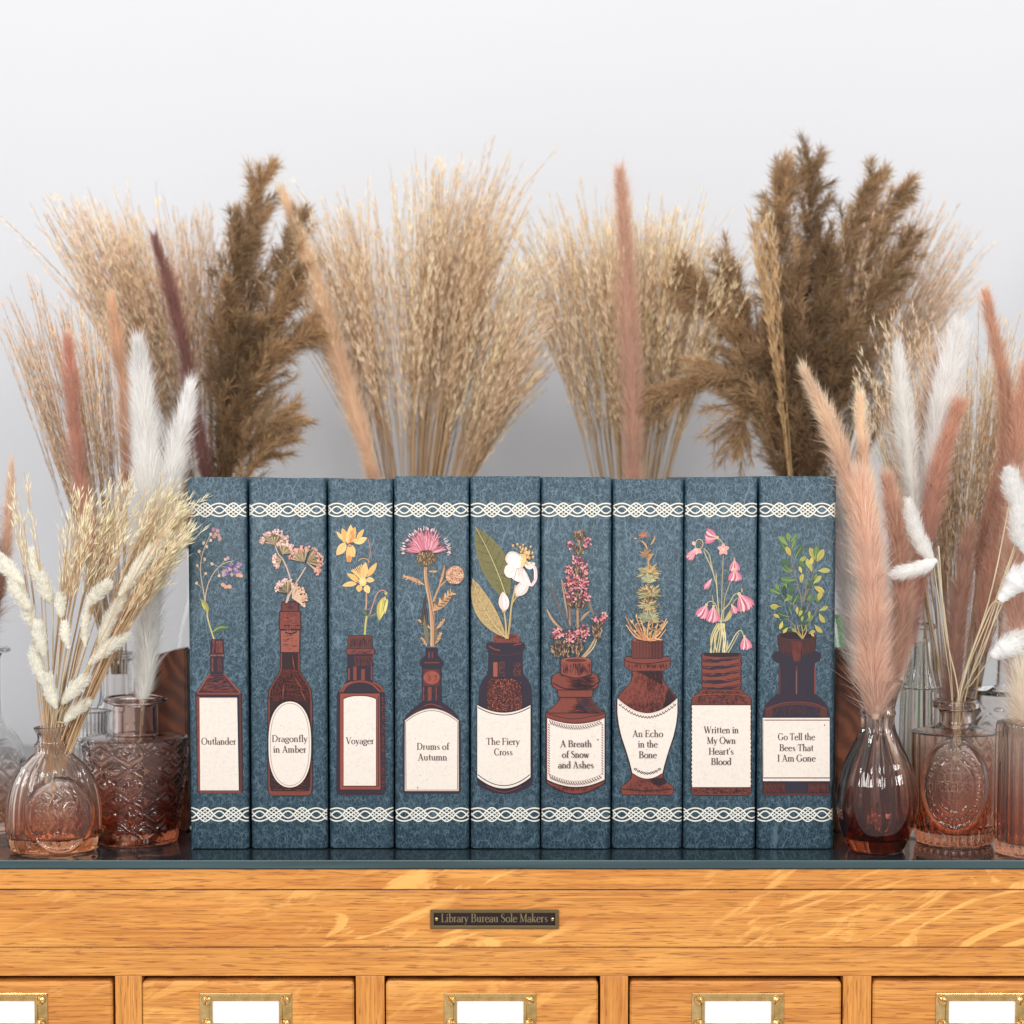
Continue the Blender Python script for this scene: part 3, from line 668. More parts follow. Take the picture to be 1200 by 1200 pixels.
def bottle6(B, L):
    cx = 674.5
    B.prof(674.5, [(834, 33), (836, 34.5), (918, 34.5)], RU, DK, 1.0); B.cols(sag(640, 709, 912, 0, 918, 13), DK); B.cols(sag(641, 708, 912, 0, 917, 12.5), RU)
    B.prof(674, [(814, 18), (818, 17), (824, 21), (830, 27.5), (835, 33)], RU, DK, 1.0)
    B.hatch(684, [(818, 6), (836, 22)], DK, 210, (4, 12), .55, .05); B.poly([(674, 818), (692, 818), (706, 834), (688, 834)], RD); B.hatch(686, [(818, 6), (836, 18)], NV, 120, (3, 9), .6, .05)
    B.cols(sag(640.5, 708.5, 835, 4, 842, 5), RU); B.curve([(641, 836), (660, 841), (676, 842), (700, 838), (708, 836)], .9, DK)
    B.prof(674, [(808, 20), (810, 20.3), (815, 20), (816.5, 18)], RU, DK, 1.0)
    B.prof(674, [(789, 22), (792, 26), (798, 27.5), (804, 26), (808, 21)], RU, DK, 1.0); B.hatch(674, [(791, 24), (808, 24)], DK, 200, (4, 14), .5, .08, -.2, 1.0); B.curve([(648, 800), (660, 806), (676, 808), (692, 805), (701, 799)], 1.0, DK)
    B.ell(675, 773.5, 18.4, 4, DK, 20); B.prof(675, [(773, 17.8), (791, 17.2)], (150, 68, 52), DK, .8); B.ell(675, 773.3, 17, 3.3, RL, 20); B.ell(675, 773.8, 13, 2.2, RD, 16); B.cols(sag(658, 692, 789, 1, 790, 4), (150, 68, 52)); B.curve([(657.5, 790), (675, 794.4), (692.5, 790)], 1.0, DK)
    B.hatch(675, [(776, 17), (791, 17)], DK, 150, (3, 9), .5, math.pi / 2); B.rows([(777, 677, 680), (791, 677, 680)], RD)
    B.hatch(674, [(920, 30), (927, 26)], DK, 140, (1.5, 4), .5, math.pi / 2)
    L.cols(sag(640.8, 708.8, 840.5, 6.8, 914, 8.6), DK); L.cols(sag(641.3, 708.2, 841.2, 6.8, 913, 8.6), CR)
    def fx(t, y0, d): u = -1 + 2 * t; return (644 + 61 * t, y0 + d * (1 - u * u))
    for y0, d in ((845.2, 6.8), (908.8, 8.4)):
        for i in range(22):
            a = fx(i / 22, y0 - 1.5, d); b = fx((i + 1) / 22, y0 + 1.5, d); L.curve([a, ((a[0] + b[0]) / 2 - .3, (a[1] + b[1]) / 2 + .8), b], .95, RD, 3)
        L.stroke([fx(i / 16, y0 - 2.2, d) for i in range(17)], .35, RU); L.stroke([fx(i / 16, y0 + 2.4, d) for i in range(17)], .35, RU)
    for x in (643.2, 705.8):
        for y in range(848, 908, 3): L.stroke([(x - .9, y), (x + .9, y + 2)], .8, RU)
    specks(L, 648, 702, 856, 905); L.ell(700.5, 866.3, .8, .8, DK, 7)
def bottle7(B, L):
    cx = 758.5
    body = [(785, 17.5), (792, 17), (799, 19), (806, 25), (813, 31), (819, 34.5), (828, 36), (845, 34.7), (862, 31), (880, 25), (895, 20.5), (906, 18), (912, 18.5), (918, 24), (921, 29), (923, 30.5), (929, 30), (931, 28)]
    B.prof(cx, body, RU, DK, 1.0, 2); B.prof(cx, [(770, 25.5), (773, 26.5), (781, 26.3), (784, 22), (786, 18)], RU, DK, .9)
    B.prof(758.5, [(750, 17.3), (771, 17.5)], (136, 60, 48), DK, .9); B.ell(758.5, 750, 17.3, 2.6, RL, 18, jit=0); B.ell(758.5, 750.2, 14, 1.6, RD, 14)
    for i in range(20): x = 742.5 + 32.5 * i / 19; B.stroke([(x, 752 + abs(i - 10) * -.05), (x, 771)], .6 if i < 12 else .95, DK, .2)
    B.curve([(732.5, 774), (745, 777), (760, 777.5), (784, 774)], .9, DK); B.hatch(758.5, [(777, 25), (784, 22)], DK, 130, (2, 5), .5, math.pi / 2)
    B.poly([(746, 787), (775, 787), (776, 796), (776, 802), (764, 796), (752, 789)], DK); B.poly([(783, 806), (792, 818), (786, 826), (776, 832), (780, 818)], DK)
    B.hatch(cx, body[0:7], DK, 210, (2, 6), .4, math.pi / 2, .0, 1.0); B.hatch(cx, body[0:7], RD, 240, (2, 6), .45, math.pi / 2)
    B.hatch(cx, [(822, 33), (836, 24)], DK, 260, (2, 5), .5, math.pi / 2)
    B.poly([(762, 912), (777, 911), (781, 917), (772, 921), (764, 917)], DK); B.curve([(729, 924), (758, 926.5), (788, 924)], .8, DK); B.hatch(cx, [(912, 17), (920, 25), (930, 28)], DK, 200, (1.5, 4), .4, 1.3)
    ys = [(819, 34.6), (828, 35.6), (845, 34.2), (862, 30.5), (880, 24.5), (895, 20), (906, 17.4)]
    def wy(y): return float(np.interp(y, [a for a, b in ys], [b for a, b in ys]))
    cols = []; n = 44
    for i in range(n + 1):
        u = -1 + 2 * i / n; x = cx + u * 35
        top = 818 + 17.5 * (1 - abs(u) ** 1.9)
        yb = 905 + 7 * max(0, 1 - (u * 35 / 17.5) ** 2) if abs(u * 35) < 17.5 else float(np.interp(-abs(u) * 35, [-b for a, b in ys[1:]], [a for a, b in ys[1:]]))
        cols.append((x, top, max(top + .3, yb)))
    L.cols(cols, CR)
    L.stroke([(x, a + 1.0) for x, a, b in cols], .4, (205, 180, 165))
    for i in range(1, len(cols) - 2, 2):
        x, a, _ = cols[i + 1]; L.curve([(x - 1.4, a + 3.4), (x, a + 5.0 + (i % 2)), (x + 1.6, a + 3.6)], .9, RD, 3)
    for i in range(9):
        u = -1 + 2 * i / 8; x = cx + u * 14; y = 901 + 5 * (1 - u * u); L.curve([(x - 1.8, y - 1), (x, y + 1.2), (x + 1.8, y - 1)], 1.0, RD, 3); L.ell(x, y - 1, .7, .6, DK, 6)
    specks(L, 735, 782, 845, 880, 5)
def bottle8(B, L):
    cx = 845.3
    pr = [(766, 22)]
    for k in range(5): pr += [(768 + 8 * k, 22.6), (772 + 8 * k, 22.6), (774 + 8 * k, 21.3)]
    B.prof(845.5, pr + [(808, 22.8)], RU, DK, 1.0, 1)
    for k in range(5):
        y = 771 + 8.3 * k; P = [(823.5 + 44 * i / 10, y + 2.6 * math.sin(math.pi * i / 10) * .6 + 1.5 - 4.0 * (i / 10)) for i in range(11)]
        B.stroke([(a, b + 2.2) for a, b in P], [1, 2.6, 3.6, 4, 3.8, 3.4, 3, 2.6, 2, 1.4, .8], NV); B.stroke(P, .7, DK)
    B.hatch(845.5, [(770, 21), (808, 21)], RL, 60, (4, 12), .5, -.06)
    B.ell(845.5, 767.2, 21.5, 2.6, DK, 18)
    B.prof(cx, [(808, 23), (811, 26), (815, 31), (819, 34.3), (826, 34.8), (922, 34.8), (929, 34.5), (931.5, 31)], (124, 56, 46), DK, .9)
    B.hatch(cx, [(809, 23), (825, 34)], DK, 330, (1, 4), .55, .5); B.hatch(cx, [(923, 34), (930, 33)], DK, 240, (1, 3.5), .55, .4); B.hatch(cx, [(923, 34), (930, 33)], RL, 60, (1, 3), .5, .4)
    B.curve([(812, 816), (830, 813.5), (860, 813.5), (878, 816)], .7, RL)
    L.rows([(825.7, 811, 879), (922, 811, 879)], CR, sub=6); L.stroke([(811, 825.9), (879, 825.9)], .8, DK)
    for y in range(828, 920, 5): L.ell(810.8 + random.uniform(-.3, .3), y, .5, 1.6, CR, 7); L.ell(879 + random.uniform(-.3, .4), y, .5, 1.8, CR, 7)
    specks(L, 815, 875, 832, 917, 14)
def bottle9(B, L):
    cx = 933
    B.prof(934, [(768, 22), (776, 20.5), (817, 21.5)], NV, RD, .6); B.prof(933.5, [(763, 24), (766, 28), (770, 29), (774, 27), (777, 22)], NV, None, sub=3)
    B.prof(934, [(745, 22), (757, 21.5), (764, 20.5)], (74, 38, 40), DK, .7); B.ell(934, 744.5, 22.3, 5.4, RD, 22); B.ell(934, 744.8, 20.8, 4.4, (44, 28, 38), 20)
    B.rows([(751, 927, 939), (775, 930, 938)], RD); B.hatch(933, [(752, 19), (770, 17)], RD, 120, (3, 9), .6, math.pi / 2); B.hatch(933, [(752, 8), (776, 4)], RU, 60, (3, 9), .5, math.pi / 2)
    B.rows([(782, 912.6, 914.5), (815, 912.6, 914.5)], RD); B.rows([(782, 954, 956), (815, 954, 956)], RU); B.rows([(780, 931.5, 935), (822, 931.5, 935)], (84, 44, 48)); B.stroke([(933.2, 786), (933.2, 818)], .6, (150, 110, 104))
    B.prof(cx, [(814, 23), (819, 29), (826, 35), (834, 38.2), (842, 38.8), (915, 39), (929, 39), (931, 36)], NV, (66, 36, 42), .8)
    B.cols([(897 + 72 * i / 18, 829 - 5.5 * (1 - (2 * i / 18 - 1) ** 2), 840) for i in range(19)], (92, 46, 44)); B.cols([(905 + 56 * i / 18, 830 - 4 * (1 - (2 * i / 18 - 1) ** 2), 840) for i in range(19)], NV)
    B.hatch(cx, [(826, 34), (840, 37)], RD, 110, (2, 7), .6, 1.4); B.curve([(898, 832), (912, 825), (933, 822.5), (956, 825), (968, 832)], .8, RU)
    B.hatch(cx, [(916, 38), (930, 38)], RD, 360, (2, 9), .7, 1.5, -1, -.35); B.hatch(cx, [(916, 38), (930, 38)], RD, 360, (2, 9), .7, 1.5, .35, 1); B.stroke([(895, 930.3), (971, 930.3)], .7, RU)
    L.rows([(841, 893.5, 971.8), (915, 893.8, 972)], CR, sub=6); L.stroke([(894, 843.6), (971.5, 843.6)], 1.1, (122, 50, 54)); L.stroke([(894, 911.3), (971.7, 911.3)], 1.3, (122, 50, 54)); L.stroke([(894.3, 845), (894.3, 910)], .5, (190, 160, 150))
    specks(L, 897, 968, 848, 907); L.ell(966, 849.5, .6, 1.2, (120, 80, 80), 6)

def flower1(A):
    A.org(215, 600, 7.5); ST = (214, 184, 152)
    A.curve([(268, 1118), (240, 1030), (222, 970), (208, 900), (192, 800), (175, 690), (157, 590), (150, 500), (160, 400), (190, 300), (240, 195)], (13, 6), ST, jit=.05)
    A.curve([(268, 1118), (240, 1030), (215, 950), (205, 905)], (11, 8), (206, 196, 100))
    A.curve([(190, 790), (200, 700), (230, 600), (290, 505), (360, 450), (440, 430)], (9, 6), ST)
    for a, b in (((240, 250), (212, 262)), ((178, 272), (195, 235)), ((205, 305), (190, 330)), ((138, 345), (155, 395)), ((188, 415), (168, 450)), ((122, 470), (148, 520)), ((195, 540), (172, 580)), ((115, 625), (160, 665)), ((240, 195), (262, 180)), ((370, 415), (340, 455)), ((390, 490), (330, 475)), ((250, 455), (300, 480)), ((315, 560), (300, 495))):
        A.stroke([a, b], (4, 3), ST); A.ell(*a, 13, 15, (226, 200, 168), 8, wob=.2, jit=.1); A.ell(a[0], a[1] - 6, 7, 6, (236, 196, 160), 6)
    for x, y in ((265, 155), (300, 165), (282, 195), (310, 205), (320, 235), (270, 215)): A.ell(x, y, 17, 19, random.choice([(178, 128, 150), (200, 150, 150), (160, 116, 160), (214, 160, 140)]), 9, wob=.25, jit=.1)
    for k in range(34):
        x, y = random.gauss(435, 48), random.gauss(515, 55)
        if not (335 < x < 525 and 405 < y < 625): continue
        c = random.choice([(120, 104, 168), (150, 120, 176), (186, 140, 170), (96, 88, 156), (206, 160, 170)])
        for q in range(5):
            a = q * 1.257 + k; A.ell(x + 10 * math.cos(a), y + 10 * math.sin(a), 9, 7, c, 7, a, .1, .12)
        A.ell(x, y, 4, 4, (232, 200, 140), 6)
    for x, y in ((350, 640), (375, 660), (405, 655), (480, 555), (505, 560)): A.ell(x, y, 20, 18, (224, 168, 130), 9, wob=.2, jit=.1)
    A.leaf((215, 895), (145, 760), 44, (158, 160, 66), (206, 200, 110), .1, vw=5); A.leaf((190, 860), (160, 790), 18, (206, 196, 92), None)
    A.leaf((255, 1055), (405, 1020), 62, (74, 108, 74), (180, 186, 110), -.12, vw=7); A.leaf((270, 1035), (390, 1015), 18, (128, 150, 98), None, -.1)
def umbel(A, cx, cy_, r, a0, a1, c1, c2, n=42, base=None):
    bx, by = base
    for i in range(n):
        a = R(random.uniform(a0, a1)); q = r * random.uniform(.55, 1.05); e = (bx + q * math.cos(a), by - q * math.sin(a))
        m = (bx + q * .6 * math.cos(a), by - q * .6 * math.sin(a)); A.stroke([(bx, by), m, e], [3, 5, 9], random.choice(c1), .1)
    for i in range(n):
        a = R(random.uniform(a0, a1)); q = r * random.uniform(.72, 1.08); A.ell(bx + q * math.cos(a), by - q * math.sin(a), 11, 8, random.choice(c2), 7, random.uniform(0, 3), .2, .08)
def flower2(A):
    A.org(295, 600, 7.5); ST = (222, 186, 160)
    A.curve([(205, 290), (235, 370), (275, 420), (315, 510), (340, 610), (322, 720), (305, 790)], (9, 15), ST, jit=.05)
    A.curve([(475, 485), (410, 590), (345, 700), (312, 790)], (10, 14), ST)
    c1 = [(190, 160, 110), (150, 132, 80), (226, 190, 150), (120, 104, 70)]; c2 = [(232, 178, 168), (240, 196, 186), (216, 150, 140), (246, 212, 196)]
    umbel(A, 0, 0, 130, 15, 175, c1, c2, 60, (205, 290)); umbel(A, 0, 0, 112, 0, 120, c1, c2, 50, (270, 370)); umbel(A, 0, 0, 75, 130, 250, c1, c2, 34, (262, 420)); A.ell(200, 440, 12, 12, (250, 240, 225), 8)
    c3 = [(224, 150, 132), (232, 168, 148), (204, 124, 108), (240, 186, 160)]
    umbel(A, 0, 0, 135, 70, 168, c1, c3, 50, (465, 440)); umbel(A, 0, 0, 138, -50, 70, c1, c3, 64, (485, 440)); umbel(A, 0, 0, 115, 70, 172, c1, c2, 46, (318, 710)); umbel(A, 0, 0, 120, -35, 92, [(240, 200, 170), (230, 190, 150)], [(236, 180, 140), (246, 206, 176), (226, 160, 116)], 62, (360, 755))
    A.curve([(360, 680), (330, 740), (308, 795)], (12, 16), ST)
def flower3(A):
    A.org(385, 600, 7.5); Y1, Y2, Y3 = (250, 190, 92), (255, 208, 122), (238, 150, 66)
    A.curve([(345, 235), (362, 300), (366, 360), (355, 420), (345, 470)], (8, 7), (196, 130, 90)); A.curve([(262, 430), (290, 410), (330, 412), (360, 440)], (8, 7), (214, 160, 90))
    A.curve([(332, 710), (332, 800), (326, 860)], (12, 14), (214, 156, 130)); A.curve([(318, 1080), (326, 980), (336, 915)], (15, 17), (210, 190, 84))
    A.curve([(362, 900), (385, 830), (420, 730), (455, 692), (488, 690), (506, 715)], (9, 10), (214, 140, 120)); A.ell(505, 715, 14, 16, (206, 180, 90), 8)
    A.leaf((335, 915), (300, 845), 26, (92, 116, 84)); A.curve([(340, 915), (380, 910), (425, 885)], (12, 6), (150, 150, 80)); A.leaf((345, 900), (390, 930), 16, (110, 126, 80))
    for a, b, w_, c in (((140, 275), (120, 140), 62, Y1), ((125, 250), (70, 170), 30, Y2), ((165, 280), (195, 110), 66, Y2), ((205, 270), (235, 130), 60, Y1), ((215, 260), (340, 225), 62, Y2), ((250, 250), (312, 150), 40, Y1), ((150, 270), (70, 380), 74, Y2), ((185, 280), (165, 440), 66, Y1), ((205, 290), (225, 400), 56, Y2), ((180, 380), (190, 445), 50, Y3)):
        A.leaf(a, b, w_, c, Y3, random.uniform(-.08, .08), vw=4)
    for a in ((205, 180), (215, 215), (195, 250)): A.ell(*a, 12, 22, Y3, 8, .3, .2)
    A.leaf((170, 300), (205, 300), 12, (190, 90, 50))
    for a, b, w_, c in (((270, 620), (160, 540), 48, Y1), ((250, 630), (118, 650), 46, Y2), ((260, 560), (210, 500), 28, Y1), ((300, 590), (325, 440), 66, Y2), ((330, 570), (425, 445), 50, Y1), ((330, 600), (405, 600), 48, Y2), ((280, 640), (265, 705), 54, Y1), ((330, 640), (355, 715), 58, Y2)):
        A.leaf(a, b, w_, c, Y3, random.uniform(-.06, .06), vw=4)
    for k in range(7): A.curve([(290 + k * 3, 600), (235 + k * 11, 540 - k * 4), (205 + k * 14, 520 - k * 9)], (8, 9), random.choice([Y2, Y1]), 3); A.ell(205 + k * 14, 518 - k * 9, 6, 6, Y2, 6)
    A.ell(302, 610, 34, 42, Y2, 14); A.ell(298, 606, 22, 28, (255, 222, 140), 12); A.stroke([(245, 600), (270, 620)], 5, (180, 90, 50)); A.stroke([(330, 560), (345, 545)], 4, Y3)
    A.leaf((500, 740), (445, 955), 80, (206, 190, 74), None, .04); A.leaf((500, 745), (450, 950), 22, (238, 222, 110), None, -.06); A.stroke([(500, 775), (478, 880)], (9, 3), (90, 84, 50)); A.leaf((470, 760), (450, 920), 20, (230, 208, 92)); A.leaf((520, 760), (495, 900), 20, (236, 220, 120))
def flower4(A):
    A.org(465, 600, 6.67); ST, SD = (206, 150, 100), (140, 92, 56)
    A.curve([(225, 430), (228, 510), (245, 620), (270, 740), (280, 860), (280, 1052)], (26, 36), ST, jit=.04); A.curve([(236, 450), (244, 560), (262, 700), (292, 860), (294, 1050)], (4, 7), SD); A.curve([(215, 450), (222, 560), (250, 700), (266, 900), (268, 1050)], (3, 6), (236, 196, 150))
    A.curve([(285, 700), (330, 590), (360, 560), (400, 520)], (16, 12), ST)
    def spiky(a, b, wd, n, side=0):
        A.leaf(a, b, wd, ST, (236, 196, 140), .05, vw=4)
        for i in range(1, n):
            t = i / n; x = a[0] + (b[0] - a[0]) * t; y = a[1] + (b[1] - a[1]) * t; d = math.atan2(b[1] - a[1], b[0] - a[0])
            for s_ in (-1, 1): A.leaf((x, y), (x + wd * .9 * math.cos(d + s_ * .8), y + wd * .9 * math.sin(d + s_ * .8)), wd * .25, random.choice([ST, SD, (230, 186, 130)]))
    spiky((215, 570), (38, 500), 30, 7); spiky((275, 775), (440, 620), 54, 8); spiky((330, 575), (372, 405), 20, 5); spiky((250, 462), (320, 462), 18, 3); spiky((262, 910), (155, 840), 26, 4); spiky((300, 920), (380, 825), 24, 4); spiky((235, 1050), (185, 970), 20, 4); spiky((300, 1030), (350, 930), 26, 4)
    for x0, y0, x1, y1 in ((225, 640, 195, 900), (215, 800, 225, 1000), (235, 880, 240, 1040), (312, 900, 300, 1030), (220, 700, 240, 900)): A.leaf((x1, y1), (x0, y0), 24, random.choice([(84, 66, 52), (120, 112, 84), (60, 52, 56)]), (206, 180, 130))
    A.ell(232, 362, 78, 62, (110, 86, 58), 22, wob=.03)
    for _ in range(130):
        a, q = random.uniform(0, 6.28), random.random() ** .5; x, y = 232 + 72 * q * math.cos(a), 362 + 56 * q * math.sin(a); A.leaf((x, y + 7), (x, y - 9), 7, random.choice([(186, 150, 100), (72, 56, 44), (210, 176, 120), (140, 112, 66)]))
    for _ in range(260):
        a = R(random.uniform(8, 172)); q = random.uniform(.55, 1.0); e = (230 + 178 * q * math.cos(a), 300 - 180 * q * math.sin(a) + 30 * abs(math.cos(a)) ** 3)
        A.leaf((232 + 50 * math.cos(a), 320 - 20 * math.sin(a)), e, 9, random.choice([(224, 112, 140), (240, 150, 166), (206, 90, 120), (250, 190, 196), (236, 130, 150)]), bend=random.uniform(-.1, .1))
    for _ in range(70):
        a = R(random.uniform(-12, 192)); q = random.uniform(.92, 1.05); x, y = 230 + 170 * q * math.cos(a), 285 - 150 * q * math.sin(a) + 20 * abs(math.cos(a)); A.leaf((x, y), (x + 26 * math.cos(a), y - 26 * math.sin(a)), 6, (248, 206, 206))
    A.ell(455, 492, 72, 72, (206, 140, 110), 20, wob=.04)
    for _ in range(150):
        a, q = random.uniform(0, 6.28), random.random() ** .5; A.ell(455 + 68 * q * math.cos(a), 492 + 68 * q * math.sin(a), 7, 5, random.choice([(236, 190, 140), (226, 170, 130), (180, 110, 84), (244, 206, 160)] + ([(224, 90, 100)] if q > .6 and -2 < math.atan2(math.sin(a), math.cos(a)) < -.2 else [])), 6, a)
def flower5(A):
    A.org(550, 600, 6.67)
    def bl(a, b, wd, c, v, bend, k=7):
        A.leaf(a, b, wd, c, None, bend, 0, peak=.5)
        dx, dy = b[0] - a[0], b[1] - a[1]; L = math.hypot(dx, dy); nx, ny = -dy / L, dx / L
        def mid(t): q = 4 * bend * t * (1 - t) * L; return (a[0] + dx * t + nx * q, a[1] + dy * t + ny * q)
        for i in range(1, k + 1):
            t = i / (k + 1); m = mid(t); h = wd * .42 * math.sin(math.pi * t) ** .8
            for s_ in (-1, 1): A.curve([m, (m[0] + dx / L * wd * .14 + s_ * nx * h * .5, m[1] + dy / L * wd * .14 + s_ * ny * h * .5), (m[0] + dx / L * wd * .34 + s_ * nx * h, m[1] + dy / L * wd * .34 + s_ * ny * h)], (4, 1.5), v, 3)
        for _ in range(260):
            t = random.uniform(.05, .95); m = mid(t); q = random.uniform(-.9, .9) * wd * .45 * math.sin(math.pi * t); x, y = m[0] + nx * q, m[1] + ny * q; A.stroke([(x, y), (x + random.uniform(-9, 9), y + random.uniform(-9, 9))], 2, v, .2)
        A.stroke([mid(i / 10) for i in range(11)], (7, 3), (226, 206, 140))
    bl((300, 700), (48, 118), 215, (128, 120, 68), (84, 92, 56), .03); 
    bl((288, 985), (25, 520), 150, (200, 168, 106), (156, 122, 74), -.07)
    ST = (206, 176, 110)
    A.curve([(300, 990), (318, 860), (330, 730), (355, 610), (362, 570)], (16, 13), ST); A.curve([(288, 990), (285, 880), (272, 780)], (16, 12), ST); A.curve([(330, 720), (370, 660), (385, 645)], (10, 10), ST)
    A.curve([(305, 980), (322, 850), (336, 730)], (3, 2), (130, 104, 60)); A.ell(270, 775, 18, 14, (186, 160, 90), 9); A.ell(372, 655, 18, 14, (186, 160, 90), 9)
    W1, W2, W3 = (252, 236, 230), (244, 214, 206), (255, 246, 240)
    A.leaf((270, 775), (262, 620), 76, W2, None, 0, 0); A.leaf((285, 770), (272, 630), 52, W1, (226, 180, 170), .05, 0, vw=4)
    A.leaf((365, 655), (465, 530), 92, W2, None, 0, 0); A.leaf((372, 645), (450, 545), 46, W1, (226, 186, 176), 0, 0, vw=4)
    A.ell(340, 365, 60, 58, W2, 16, .3, .03); A.ell(345, 370, 48, 46, W3, 14); A.ell(325, 460, 54, 56, W1, 16, .2, .03); A.ell(392, 500, 70, 48, W2, 16, .4, .03); A.ell(375, 495, 48, 44, W3, 14)
    A.leaf((390, 420), (480, 560), 70, W2, None, .1, 0); A.leaf((420, 440), (500, 580), 66, W1, (226, 184, 170), .25, 0, vw=4); A.leaf((430, 420), (515, 400), 60, W1, None, .1, 0); A.curve([(470, 405), (512, 440), (518, 520), (490, 570)], (28, 22), W2); A.curve([(470, 410), (505, 445), (508, 520)], (10, 6), W3)
    A.leaf((350, 440), (440, 330), 70, W3, None, 0, 0); A.curve([(345, 540), (362, 480), (368, 450)], 4, (196, 140, 84))
    for _ in range(60): x, y = random.gauss(445, 18), random.gauss(345, 32); A.ell(x, y, 8, 9, random.choice([(246, 196, 110), (236, 170, 80), (250, 214, 140)]), 7, 0, .2)
    A.leaf((405, 440), (440, 350), 30, (246, 206, 130))
    for x, y in ((340, 262), (375, 252), (398, 275), (420, 258), (478, 272), (492, 320), (498, 352), (410, 300)): A.ell(x, y, 9, 12, (216, 160, 90), 7, 0, .2); A.ell(x + 2, y - 4, 5, 5, (246, 206, 150), 6); A.stroke([(x, y + 8), (440, 330)], 2, (214, 180, 130))
def blossom(A, cx, cy_, rx, ry, n, cols, dark=(120, 60, 66)):
    for i in range(n):
        a, q = random.uniform(0, 6.28), random.random() ** .6; x, y = cx + rx * q * math.cos(a), cy_ + ry * q * math.sin(a)
        if i % 4 == 0: A.ell(x, y, 10, 10, dark, 7, 0, .2)
        else: A.leaf((x, y), (x + random.uniform(-22, 22), y + random.uniform(-22, 22)), random.uniform(10, 17), random.choice(cols))
def budhead(A, cx, cy_, rx, ry, n):
    A.ell(cx, cy_, rx, ry, (70, 54, 48), 16, 0, .08)
    for _ in range(n):
        a, q = random.uniform(0, 6.28), random.random() ** .6; x, y = cx + rx * q * math.cos(a), cy_ + ry * q * math.sin(a); A.leaf((x, y + 14), (x + (x - cx) * .25, y - 14), 10, random.choice([(150, 112, 88), (104, 80, 62), (186, 146, 108), (64, 50, 48), (120, 100, 66)]))
def flower6(A):
    A.org(635, 600, 6.67); ST = (196, 140, 84); P = [(222, 120, 130), (238, 150, 152), (206, 96, 112), (246, 176, 168)]
    for a, b, wd, c, be in (((180, 925), (35, 750), 26, (206, 164, 124), -.08), ((185, 925), (45, 755), 12, (70, 60, 60), -.05), ((225, 905), (150, 515), 36, (196, 150, 116), .02), ((205, 900), (160, 560), 12, (70, 66, 70), .05), ((200, 860), (60, 500), 18, (110, 100, 96), -.06), ((298, 860), (385, 770), 18, (206, 160, 120), -.08), ((415, 830), (360, 640), 16, (150, 124, 100), -.04), ((230, 900), (195, 640), 12, (150, 110, 90), .02)):
        A.leaf(a, b, wd, c, (110, 84, 70), be, vw=3)
    A.curve([(280, 1160), (282, 1000), (280, 840), (275, 680)], (20, 16), ST); A.curve([(228, 1168), (190, 1100)], (18, 12), (206, 160, 110)); A.curve([(300, 1150), (370, 1070), (420, 980)], (16, 12), (214, 170, 116)); A.curve([(310, 1155), (395, 1070), (430, 990)], (10, 8), (226, 190, 140)); A.curve([(270, 1100), (215, 1030), (185, 945)], (12, 8), (214, 170, 120)); A.curve([(210, 750), (280, 765), (380, 762)], (4, 4), (130, 100, 80))
    budhead(A, 295, 185, 42, 42, 40); A.curve([(292, 220), (292, 270)], 14, ST); budhead(A, 292, 300, 38, 36, 34)
    blossom(A, 225, 258, 28, 34, 18, P); blossom(A, 350, 240, 26, 46, 26, P)
    budhead(A, 275, 720, 70, 28, 50)
    for x, y in ((225, 460), (230, 530), (225, 600), (228, 665), (330, 450), (335, 500), (330, 580), (335, 650)): budhead(A, x, y, 18, 20, 5)
    for x, y, rx, ry in ((278, 380, 52, 40), (218, 460, 30, 42), (335, 450, 34, 44), (210, 545, 26, 42), (275, 560, 46, 48), (328, 555, 32, 44), (225, 650, 36, 54), (335, 660, 36, 44), (270, 520, 26, 24)): blossom(A, x, y, rx, ry, 46, P)
    budhead(A, 275, 458, 28, 30, 22); budhead(A, 280, 640, 26, 28, 20)
    blossom(A, 120, 950, 46, 48, 60, P); blossom(A, 225, 965, 52, 56, 66, P); blossom(A, 325, 940, 44, 66, 66, P); budhead(A, 145, 1065, 66, 62, 80); A.curve([(110, 1100), (150, 1125)], 12, (90, 76, 50)); budhead(A, 275, 1050, 46, 56, 60); A.ell(240, 1010, 12, 10, (236, 180, 170), 8)
    budhead(A, 432, 920, 36, 66, 60); blossom(A, 415, 838, 18, 20, 16, P); blossom(A, 480, 822, 26, 46, 34, P); A.curve([(440, 900), (470, 860)], 8, (140, 100, 80))
